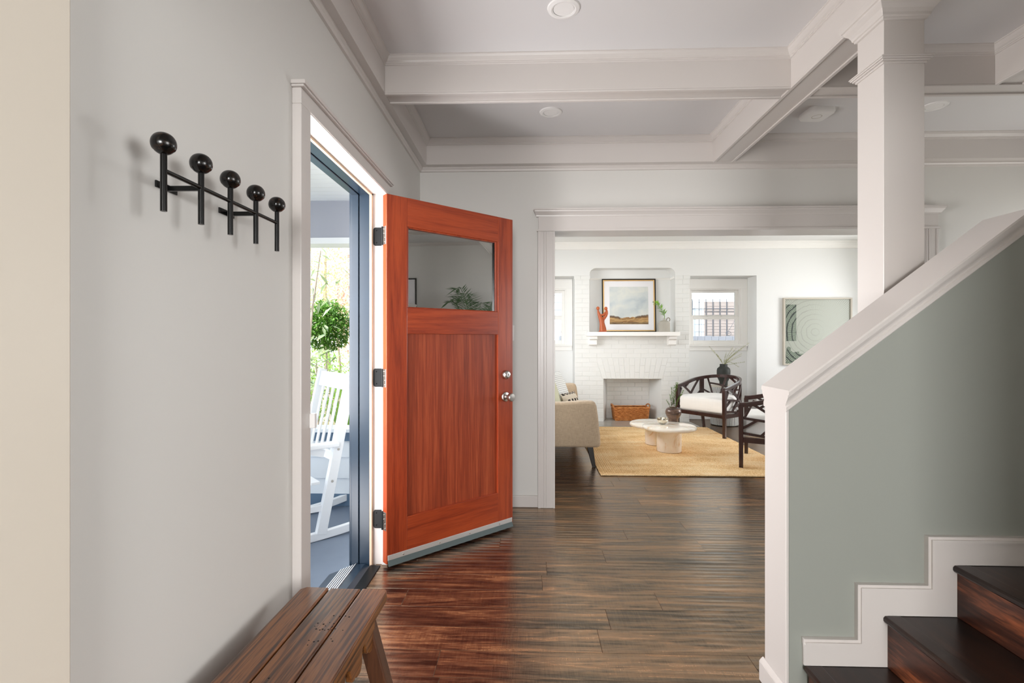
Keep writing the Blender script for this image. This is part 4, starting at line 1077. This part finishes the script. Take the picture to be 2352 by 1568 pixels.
# ------------------------------------------------------------------ drum stool, vase, grasses
ds = thing('drum_stool', (2.90, 7.44, 0), 'black and white striped drum stool behind the armchair', 'stool')
MB().lathe([(.001, .012), (.195, .012), (.197, .04), (.200, .28), (.197, .53), (.19, .56), (.001, .56)], n=56).build('drum', 'drum', ds, smooth=40)
MB().lathe([(.001, .558), (.188, .558), (.192, .566), (.188, .574), (.001, .574)], n=48).build('top', 'frame_grey', ds, smooth=40)
MB().lathe([(.185, 0), (.190, .012), (.001, .012)], n=40).build('base', 'black_metal', ds)
bv = thing('black_vase', (2.885, 7.44, .574), 'matte black vase standing on the striped drum stool', 'vase')
MB().lathe([(.001, 0), (.052, 0), (.056, .01), (.058, .06), (.075, .095), (.090, .13), (.094, .17), (.094, .225), (.088, .252), (.070, .270), (.056, .280), (.053, .29), (.053, .318), (.048, .318), (.048, .28), (.08, .25), (.08, .13), (.001, .06)], n=40).build('body', 'black_vase', bv, smooth=40)
gr = thing('dried_grasses', (2.885, 7.44, .86), 'thin dried grass stems fanning out of the black vase', 'plant')
rs = random.Random(21); gl = MB()
for tx, ty, hh in ((.37, 0, .34), (.33, .02, .30), (.26, .0, .24), (.24, -.04, .15), (.20, .03, .26), (.14, 0, .28), (.30, -.02, .06), (.22, 0, -.03), (.04, 0, .20), (-.10, 0, .17), (-.22, 0, .30), (-.17, .02, .24), (.12, -.03, .16), (.28, .03, .18), (.18, .0, .20)):
    pts = []
    for i in range(8):
        f = i / 7; pts.append((tx * f ** 1.4, ty * f, (max(hh, .06) * f if hh > 0 else .12 * math.sin(f * 3.4) * .5) + 0))
    MB().tube(pts, [.0014 - .0009 * i / 7 for i in range(8)], 4).build('grass_stem', 'grass', gr)
    for q in range(70):
        f = rs.uniform(.2, 1); i = min(6, int(f * 7)); p = Vector(pts[i]).lerp(Vector(pts[i + 1]), f * 7 - i)
        a = rs.uniform(0, 6.28); gl.leaf(p, (math.cos(a) * .8 + tx * 2, math.sin(a), .7), (0, 0, 1), rs.uniform(.010, .026), .0038)
o = gl.build('seed_heads', 'grass', gr); o['kind'] = 'stuff'

# ------------------------------------------------------------------ armchairs: lattice tub chairs
CW, CD = .345, .34
def plan(u):
    """0..1 from the front left post round the back to the front right post; chair faces +y"""
    s = .30; Lc = math.pi * .5 * (CW + .33); tot = 2 * s + Lc; d = u * tot
    if d < s: return (-CW, CD - d), (-1, 0)
    if d > tot - s: return (CW, CD - (tot - d)), (1, 0)
    a = (d - s) / Lc * math.pi
    return (-CW * math.cos(a), CD - s - .33 * math.sin(a)), (-math.cos(a), -math.sin(a))
def railz(u): return .605 + .13 * math.sin(math.pi * min(max((u - .02) / .96, 0), 1)) ** 1.2
def uv(u, v, off=0):
    (x, y2), (nx, ny) = plan(u); z0 = .285; z1 = railz(u)
    return Vector((x + nx * off, y2 + ny * off, z0 + (z1 - z0) * v))
def chair(loc, face, label):
    t = thing('lattice_armchair', loc, label, 'armchair', face, 'dark lattice armchairs')
    def sweep(zlo, zhi, th_, u0=0, u1=1, n=36):
        rows = []
        for i in range(n + 1):
            u = u0 + (u1 - u0) * i / n; (x, y2), (nx, ny) = plan(u); a, b = zlo(u), zhi(u)
            rows.append([(x + nx * th_ / 2, y2 + ny * th_ / 2, a), (x + nx * th_ / 2, y2 + ny * th_ / 2, b), (x - nx * th_ / 2, y2 - ny * th_ / 2, b), (x - nx * th_ / 2, y2 - ny * th_ / 2, a)])
        return MB().rings(rows, True)
    sweep(lambda u: railz(u) - .02, lambda u: railz(u) + .024, .034).build('top_rail', 'chair_wood', t, bevel=.004, smooth=40)
    sweep(lambda u: .245, lambda u: .295, .03).build('side_rail', 'chair_wood', t, smooth=40)
    MB().box(-CW + .01, CW - .01, CD - .032, CD - .004, .245, .295).build('front_rail', 'chair_wood', t, bevel=.003)
    for s in (-1, 1): MB().bar((s * CW, CD - .018, railz(0) + .0), (s * CW, CD - .018, 0), .044, .044, (0, 1, 0), .036, .036).build('leg', 'chair_wood', t, bevel=.003)
    for u in (.30, .70):
        a, b = uv(u, 1), uv(u, 0); d = Vector((a.x, a.y, 0)).normalized()
        lg = MB().bar(a, b, .062, .028, (-d.y, d.x, 0)); lg.v = lg.v[:]
        m_ = MB()
        q = Vector((b.x, b.y - .06, -.0112))
        m_.bar(a, (b.x, b.y, .26), .030, .058, (-d.y, d.x, 0)).bar((b.x, b.y, .28), q, .032, .044, (-d.y, d.x, 0), .028, .032)
        m_.build('leg', 'chair_wood', t, bevel=.002)
    S = [((.20, 1), (.78, .36)), ((0, .62), (.60, .44)), ((0, .28), (.30, .54)), ((.66, .50), (.36, .10)), ((0, .16), (.76, .02)), ((.50, .26), (1, .32)), ((.70, .30), (.86, 0)), ((.78, .36), (1, .62)), ((.62, .54), (.92, 1)), ((.34, .86), (.55, 1)), ((.06, .62), (.16, .9))]
    Sb = [((.14, 1), (.34, .42)), ((0, .70), (.25, .62)), ((.20, .80), (.46, 1)), ((.28, .60), (.62, .72)), ((.50, 1), (.66, .30)), ((.34, .42), (.80, .20)), ((0, .40), (.30, .50)), ((.66, .30), (.98, .62)), ((.78, .44), (.88, 1)), ((.40, .38), (.44, 0)), ((.82, .20), (.76, 0)), ((0, .18), (.42, .22)), ((.60, .72), (.84, .80))]
    for k_, (lo, hi, segs) in enumerate(((.012, .30, S), (.30, .70, Sb), (.70, .988, [((1 - a[0], a[1]), (1 - b[0], b[1])) for a, b in S]))):
        for si, (a, b) in enumerate(segs):
            n = 5; rows = []
            pts = [uv(lo + (hi - lo) * (a[0] + (b[0] - a[0]) * i / n), a[1] + (b[1] - a[1]) * i / n) for i in range(n + 1)]
            nr = []
            for i in range(n + 1):
                u = lo + (hi - lo) * (a[0] + (b[0] - a[0]) * i / n); nn = plan(u)[1]; nr.append(Vector((nn[0], nn[1], 0)))
            for i, p in enumerate(pts):
                d = (pts[min(i + 1, n)] - pts[max(i - 1, 0)]).normalized(); sdv = d.cross(nr[i]).normalized(); w2, t2 = .0115, .0085 + .0006 * (si % 7)
                rows.append([p + sdv * w2 + nr[i] * t2, p - sdv * w2 + nr[i] * t2, p - sdv * w2 - nr[i] * t2, p + sdv * w2 - nr[i] * t2])
            MB().rings(rows, True).build('lattice_bar', 'chair_wood', t)
    # cushion follows the tub
    pl = [(CW - .035, CD - .02)]
    for i in range(21):
        u = .93 - .86 * i / 20; (x, y2), (nx, ny) = plan(u); pl.append((x - nx * .035, y2 - ny * .035))
    pl.append((-CW + .035, CD - .02))
    rows = []
    for zz, ins in ((.286, .075), (.289, .035), (.300, .010), (.325, .002), (.365, .0), (.430, .0), (.462, .004), (.484, .016), (.497, .036), (.503, .075), (.508, .16)):
        q = 1 - ins / .31
        rows.append([(x * q, .0 + (y2 - .0) * q, zz) for x, y2 in pl])
    MB().rings(rows, True).build('seat_cushion', 'cushion', t, smooth=70)
    pl2 = []
    MB().prism([(-.22, -.30), (.22, -.30), (.24, -.22), (-.24, -.22)], 2, .27, .30).build('seat_board', 'chair_wood', t)
    return t
# chair facing vectors: (-.79,-.61) and (-.89,.45); local +y is the front
A, B = Vector((2.45, 6.33)), Vector((2.04, 6.87))
mid = (A + B) / 2; fr = Vector((-.796, -.605))
c1 = mid - fr * CD
ch1 = chair((c1.x, c1.y, .0125), math.atan2(fr.y, fr.x) - math.pi / 2, 'dark lattice armchair with white seat, beside the fireplace')
ch1.location.z = .0115
mid2 = (Vector((2.055, 4.915)) + Vector((2.37, 5.53))) / 2; fr2 = Vector((-.89, .456))
c2 = mid2 - fr2 * CD
ch2 = clone_thing(ch1, (c2.x, c2.y, .0115), math.atan2(fr2.y, fr2.x) - math.pi / 2, 'dark lattice armchair half hidden behind the end of the knee wall')

# ------------------------------------------------------------------ wall art
wa = thing('framed_print', (3.818, 7.6, .871), 'large square print of pale radial strokes with dark corner patches on the far wall', 'picture')
S_ = 1.005; e = .022
f = MB().box(0, e, -.04, 0, 0, S_).box(S_ - e, S_, -.04, 0, 0, S_).box(e, S_ - e, -.04, 0, 0, e).box(e, S_ - e, -.04, 0, S_ - e, S_)
f.build('frame', 'frame_grey', wa, bevel=.002)
MB().box(e, S_ - e, -.018, -.012, e, S_ - e).build('print', 'radial_pale', wa)
MB().box(.045, .195, -.0195, -.018, .36, .905).build('dark_patch', 'radial_dark', wa)
pl = [(.045, .025), (.30, .025), (.32, .08), (.32, .145), (.35, .145), (.35, .17), (.24, .17), (.235, .205), (.15, .19), (.11, .22)]
pl += [(.085 + .032 * math.cos(a), .245 + .032 * math.sin(a)) for a in (-.5, .3, 1.1, 1.9, 2.7, 3.4)] + [(.045, .20)]
MB().prism(pl, 1, -.0195, -.018).build('dark_patch', 'radial_dark', wa)

# ------------------------------------------------------------------ things seen in the door's glass: palm and picture by the right wall
pm = thing('potted_palm', (3.18, 2.52, 0), 'tall potted palm by the right wall, mirrored in the door glass', 'plant')
MB().lathe([(.001, 0), (.15, 0), (.19, .34), (.175, .34), (.16, .30), (.001, .30)], n=32).build('planter', 'black_vase', pm, smooth=40)
rs = random.Random(8)
for i in range(11):
    a = 6.283 * i / 11 + rs.uniform(-.2, .2); L = rs.uniform(.36, .52); up = rs.uniform(2.3, 2.75)
    pts = []
    for j in range(12):
        f = j / 11; pts.append((math.cos(a) * L * f ** 1.5 * .9, math.sin(a) * L * f ** 1.5 * .9, .3 + up * (f - .42 * f ** 3)))
    fr_ = MB().tube(pts, [.007 - .005 * j / 11 for j in range(12)], 5)
    for j in range(4, 12):
        for q in range(3):
            p = Vector(pts[j - 1]).lerp(Vector(pts[j]), q / 3)
            d = (Vector(pts[j]) - Vector(pts[j - 1])).normalized(); sd_ = d.cross(Vector((0, 0, 1))).normalized()
            for s in (-1, 1): fr_.leaf(p, sd_ * s + d * .7 - Vector((0, 0, .25)), (0, 0, 1), .22 * (1.15 - .5 * abs(j - 8) / 4), .02)
    fr_.build('frond', 'palm', pm)
pc = thing('hall_picture', (3.985, 1.15, 1.79), 'black framed picture on the right wall, mirrored at the left of the door glass', 'picture')
f = MB(); f.box(-.02, .01, -.3, -.28, -.4, .4).box(-.02, .01, .28, .3, -.4, .4).box(-.02, .01, -.28, .28, -.4, -.38).box(-.02, .01, -.28, .28, .38, .4)
f.build('frame', 'picture_black', pc); MB().box(-.004, .01, -.28, .28, -.38, .38).build('mat_board', 'mat_board', pc); MB().box(-.006, -.004, -.15, .15, -.22, .22).build('print', 'radial_dark', pc)

# ================================================================== OUTSIDE
struct('ground', MB().box(-16, 14, -6, 24, -.9, -.6), 'ground')
struct('porch_floor', MB().box(-3.6, -.98, -1.0, 4.30, -.3, -.15), 'porch_floor')
pw = shell('wall_porch_end', (-2.3, 4.16, -.15))
MB().box(-1.3, 1.3, .02, .12, 0, .60).build('core', 'porch_siding', pw)
for z0, z1 in ((.105, .235), (.235, .413), (.413, .55)):
    MB().prism([(-.012, z0), (.02, z0), (.02, z1), (.002, z1)], 0, -1.3, 1.3).build('board', 'porch_siding', pw)
MB().box(-1.3, 1.3, -.012, .02, 0, .105).build('base_board', 'blue_porch', pw, bevel=.002)
MB().box(-1.3, 1.3, -.020, .02, .55, .625).build('top_band', 'blue_porch', pw, bevel=.002)
MB().box(-1.3, 1.3, -.05, .16, .625, .655).build('cap', 'porch_siding', pw, bevel=.004)
struct('porch_beam', MB().box(-3.6, -1.0, 4.16, 4.34, 2.11, 2.44), 'blue_beam')
struct('trim_porch_beam', MB().box(-3.6, -1.0, 4.15, 4.35, 2.06, 2.11), 'porch_white')
pcg = MB()
for i in range(54): pcg.box(-3.6, -.98, -1.0 + i * .1, -1.0 + i * .1 + .096, 2.424, 2.45)
pcg.box(-3.8, -.98, -1.2, 4.5, 2.45, 2.50)
struct('porch_ceiling', pcg, 'porch_white')
struct('eave_sun_blocker', MB().box(-2.3, -.98, 4.5, 8.2, 2.55, 2.62), 'porch_white')  # out-of-view eave, added to keep sun out of the sofa-side window

# rocking chair: local +y front, x across; faces left and towards the camera
N = Vector((-1.45, 3.45)); wv2 = Vector((-.68, .733))
fr3 = Vector((-.733, -.68))
rkl = N + wv2 * .29
rk = thing('rocking_chair', (rkl.x, rkl.y, -.15), 'white slatted wooden rocking chair on the porch', 'rocking chair', math.atan2(fr3.y, fr3.x) - math.pi / 2)
HW = .29
def rz(yy): return .02 + .09 * (yy - .1) ** 2 + .13 * (abs(yy - .1) ** 3)
for s in (-1, 1):
    rows = []
    for i in range(21):
        yy = -.52 + 1.10 * i / 20; z0 = rz(yy) - .018
        rows.append([(s * HW - .02, yy, z0), (s * HW + .02, yy, z0), (s * HW + .02, yy, z0 + .055), (s * HW - .02, yy, z0 + .055)])
    MB().rings(rows, True).build('rocker', 'porch_white', rk, bevel=.004)
    b0, b1 = (s * HW, 0, .04), (s * HW, -.228, 1.165)
    MB().bar(b0, b1, .045, .07, (0, 1, 0), .045, .06).build('back_post', 'porch_white', rk, bevel=.003)
    MB().bar((s * HW, .46, .08), (s * HW, .44, .66), .042, .05, (0, 1, 0)).build('front_leg', 'porch_white', rk, bevel=.003)
    MB().box(s * HW - .045, s * HW + .045, -.12, .54, .64, .672).build('armrest', 'porch_white', rk, bevel=.008)
    MB().bar((s * HW, .46, .24), (s * HW, -.03, .22), .024, .04).build('side_stretcher', 'porch_white', rk)
    bk_ = MB().bar((s * (HW + .0), -.02, .60), (s * HW, .10, .64), .03, .05); bk_.build('arm_bracket', 'porch_white', rk)
    for zz in (1.06, .62, .40):
        yy = -.235 * (zz - .04) / 1.16
        MB().lathe([(.009, 0), (.009, .003), (.003, .0035)], n=10).build('bolt', 'nickel', rk).matrix_local = Matrix.Translation((s * (HW + .0225), yy, zz)) @ Matrix.Rotation(R(90 * s), 4, 'Y')
def bp(z): return -.235 * (z - .04) / 1.16
MB().bar((-HW + .022, bp(1.09) + .005, 1.09), (HW - .022, bp(1.09) + .005, 1.09), .024, .12, (0, -.2, 1)).build('crest_rail', 'porch_white', rk, bevel=.004)
MB().bar((-HW + .022, bp(.56), .56), (HW - .022, bp(.56), .56), .026, .06, (0, -.2, 1)).build('lower_rail', 'porch_white', rk, bevel=.004)
for i in range(5):
    xx = -HW + .085 + i * (2 * HW - .17) / 4
    MB().bar((xx, bp(.56), .57), (xx, bp(1.06), 1.05), .040, .010, (0, 1, 0)).build('back_slat', 'porch_white', rk, bevel=.002)
for i in range(8):
    yy = .50 - i * .066; zz = .41 - .05 * math.sin(math.pi * i / 8) + (.01 if i == 0 else 0)
    MB().box(-HW - .01, HW + .01, yy - .03, yy + .03, zz, zz + .02).build('seat_slat', 'porch_white', rk, bevel=.003)
MB().box(-HW, HW, .42, .46, .34, .41).build('seat_rail', 'porch_white', rk)
MB().bar((-HW, .45, .20), (HW, .45, .20), .022, .04).build('front_stretcher', 'porch_white', rk)

# garden: each tree or shrub its own object
def crown(n, c, rad, L, Wd, mat, parent, name='foliage', seed=1, shellf=.0):
    rs = random.Random(seed); m = MB()
    for i in range(n):
        while True:
            p = Vector((rs.uniform(-1, 1), rs.uniform(-1, 1), rs.uniform(-1, 1)))
            if shellf < p.length < 1: break
        d = Vector((rs.uniform(-1, 1), rs.uniform(-1, 1), rs.uniform(-1, .5)))
        s_ = rs.uniform(.6, 1.2)
        m.leaf((c[0] + p.x * rad[0], c[1] + p.y * rad[1], c[2] + p.z * rad[2]), d, (rs.uniform(-.5, .5), rs.uniform(-.5, .5), 1), L * s_, Wd * s_, .15)
    o = m.build(name, mat, parent); o['kind'] = 'stuff'; return o
def trunk(pts, r0, r1, parent, n=9):
    k_ = len(pts); return MB().tube(pts, [r0 + (r1 - r0) * i / (k_ - 1) for i in range(k_)], n).build('trunk', 'bark', parent, smooth=60)
def tree(name, loc, label, n, c, rad, L, Wd, mat, tr=.06, seed=1, cat='tree', group=None):
    t = thing(name, loc, label, cat, group=group)
    trunk([(0, 0, 0), (.05, .02, c[2] * .4), (-.02, .03, c[2] * .7), (0, 0, c[2] + rad[2] * .3)], tr, tr * .3, t)
    crown(n, c, rad, L, Wd, mat, t, seed=seed)
    return t
tree('round_shrub', (-2.93, 7.2, -.6), 'dense green ball-shaped shrub on a thin stem beyond the porch', 3600, (0, 0, 2.06), (.36, .36, .38), .085, .026, 'leaf_dark', .018, 3, 'shrub')
tree('garden_tree', (-4.6, 11.2, -.6), 'pale yellow-green tree filling the view above the shrub', 8000, (.2, 0, 3.3), (1.5, 1.2, 1.7), .085, .036, 'leaf_yellow', .09, 4)
tree('flowering_tree', (-3.62, 9.4, -.6), 'pinkish dry-leaved tree at the door jamb side of the garden view', 900, (.25, 0, 2.6), (.30, .4, 1.2), .09, .045, 'leaf_pink', .05, 6)
tree('leafy_bush', (-3.9, 8.6, -.6), 'light green bush behind the rocking chair', 3200, (0, 0, 1.1), (.9, .6, .75), .09, .03, 'leaf_green', .04, 7, 'shrub')
tree('garden_tree', (-6.5, 15.8, -.6), 'far washed-out tree behind the yellow-green one', 4000, (0, 0, 2.4), (2.2, 1.2, 1.9), .12, .05, 'leaf_yellow', .10, 8)
# broad grey-green leaves near the porch, each leaf a part
def broad(name, loc, label, leaves, L, mat, cat):
    t = thing(name, loc, label, cat)
    base = None
    stem = MB()
    for (p, d, s_) in leaves:
        if base is None: lf = base = MB().leaf((0, 0, 0), (1, 0, 0), (0, 0, 1), L, L * .34, .18).build('leaf', mat, t)
        else: lf = clone(base, t)
        lf.location = p; lf.rotation_mode = 'QUATERNION'; lf.rotation_quaternion = Vector(d).to_track_quat('X', 'Z'); lf.scale = (s_,) * 3
    return t
rs = random.Random(31)
lv = []
for i in range(44):
    h = rs.uniform(1.9, 2.9); lv.append(((rs.uniform(-.35, .16), rs.uniform(-.25, .25), h), (rs.uniform(-.6, .6), rs.uniform(-.6, .3), rs.uniform(-1, .35)), rs.uniform(.7, 1.2)))
mg = broad('magnolia', (-2.42, 5.8, -.6), 'young tree with long drooping grey-green leaves near the porch wall', lv, .19, 'leaf_grey', 'tree')
trunk([(-.25, 0, 0), (-.22, .02, 1.2), (-.12, 0, 2.2), (-.02, 0, 2.9)], .022, .008, mg)
lv = []
for i in range(26):
    a = rs.uniform(0, 6.28); lv.append(((rs.uniform(-.12, .12), rs.uniform(-.12, .12), rs.uniform(1.2, 1.75)), (math.cos(a), math.sin(a), rs.uniform(-.2, .7)), rs.uniform(.8, 1.2)))
rh = broad('broadleaf_shrub', (-2.36, 5.5, -.6), 'shrub with blue-green broad leaves left of the rocking chair', lv, .22, 'leaf_grey', 'shrub')
trunk([(0, 0, 0), (.02, 0, .8), (0, 0, 1.6)], .02, .008, rh)
sp = thing('strap_leaf_plant', (-1.78, 4.95, -.6), 'tuft of narrow arching green leaves behind the porch rail', 'plant')
for i in range(34):
    a = rs.uniform(0, 6.28); L = rs.uniform(.35, .6); hh = rs.uniform(1.15, 1.55)
    rows = []
    for j in range(7):
        f = j / 6; w_ = .020 * (1 - f ** 2) + .001; px_, py_ = math.cos(a) * L * .6 * f, math.sin(a) * L * .6 * f; zz = .7 + (hh - .7) * (f - .25 * f * f) * 1.3
        rows.append([(px_ - math.sin(a) * w_, py_ + math.cos(a) * w_, zz), (px_ + math.sin(a) * w_, py_ - math.cos(a) * w_, zz)])
    MB().rings(rows).build('strap_leaf', 'leaf_green', sp)
MB().lathe([(.10, 0), (.13, .7), (.05, .78)], n=12).build('stump', 'bark', sp)

# neighbour's house, fence and window grille beyond the alcove windows
nh = thing('neighbour_house', (2.0, 11.6, -.6), 'white sided neighbouring house seen through the alcove windows', 'house')
MB().box(-4.4, 6, 0, .3, 0, 4.2).build('wall', 'siding', nh)
for i in range(24): MB().prism([(-.012, i * .17), (0, i * .17), (0, i * .17 + .17), (-.002, i * .17 + .17)], 0, -4.4, 6).build('siding_board', 'siding', nh)
wf = MB().box(2.05, 3.05, -.05, 0, 1.7, 2.72).build('window', 'blind', nh)
for i in range(14): MB().prism([(-.0535, 1.76 + i * .066), (-.05, 1.76 + i * .066), (-.05, 1.818 + i * .066)], 0, 2.09, 3.01).build('blind_slat', 'blind', wf)
wf2 = MB().box(1.35, 1.75, -.05, 0, 1.5, 2.72).build('window', 'blind', nh); MB().box(1.72, 1.80, -.07, 0, 1.45, 2.75).build('window_trim', 'siding', nh)
MB().box(2.1, 2.25, -.06, 0, 3.06, 3.12).build('eave_bracket', 'blind', nh)
gg = MB()
for i in range(8): gg.tube([(1.45 + i * .155, -.08, 1.6), (1.45 + i * .155, -.08, 2.78)], .008, 6)
for zz in (2.56,): gg.tube([(1.3, -.08, zz), (3.1, -.08, zz)], .007, 6)
for cx, s in ((2.55, -1), (2.83, 1)):
    pts = [(cx + .07 * (1 - i / 20) * math.cos(i * .55) * s, -.17, 1.98 + .07 * (1 - i / 20) * math.sin(i * .55)) for i in range(18)]
    gg.tube(pts, .005, 5)
gg.tube([(2.5, -.17, 1.98), (2.69, -.17, 2.30), (2.88, -.17, 1.98)], .006, 5)
gg.build('window_grille', 'iron', nh)
fn = thing('board_fence', (2.0, 10.4, -.6), 'grey board fence in front of the neighbouring house', 'fence')
for i in range(52):
    h = 1.93 + random.uniform(-.008, .008)
    MB().box(-3.6 + i * .142, -3.6 + i * .142 + .136, 0, .022, 0, h).build('fence_board', 'pale_fence', fn)
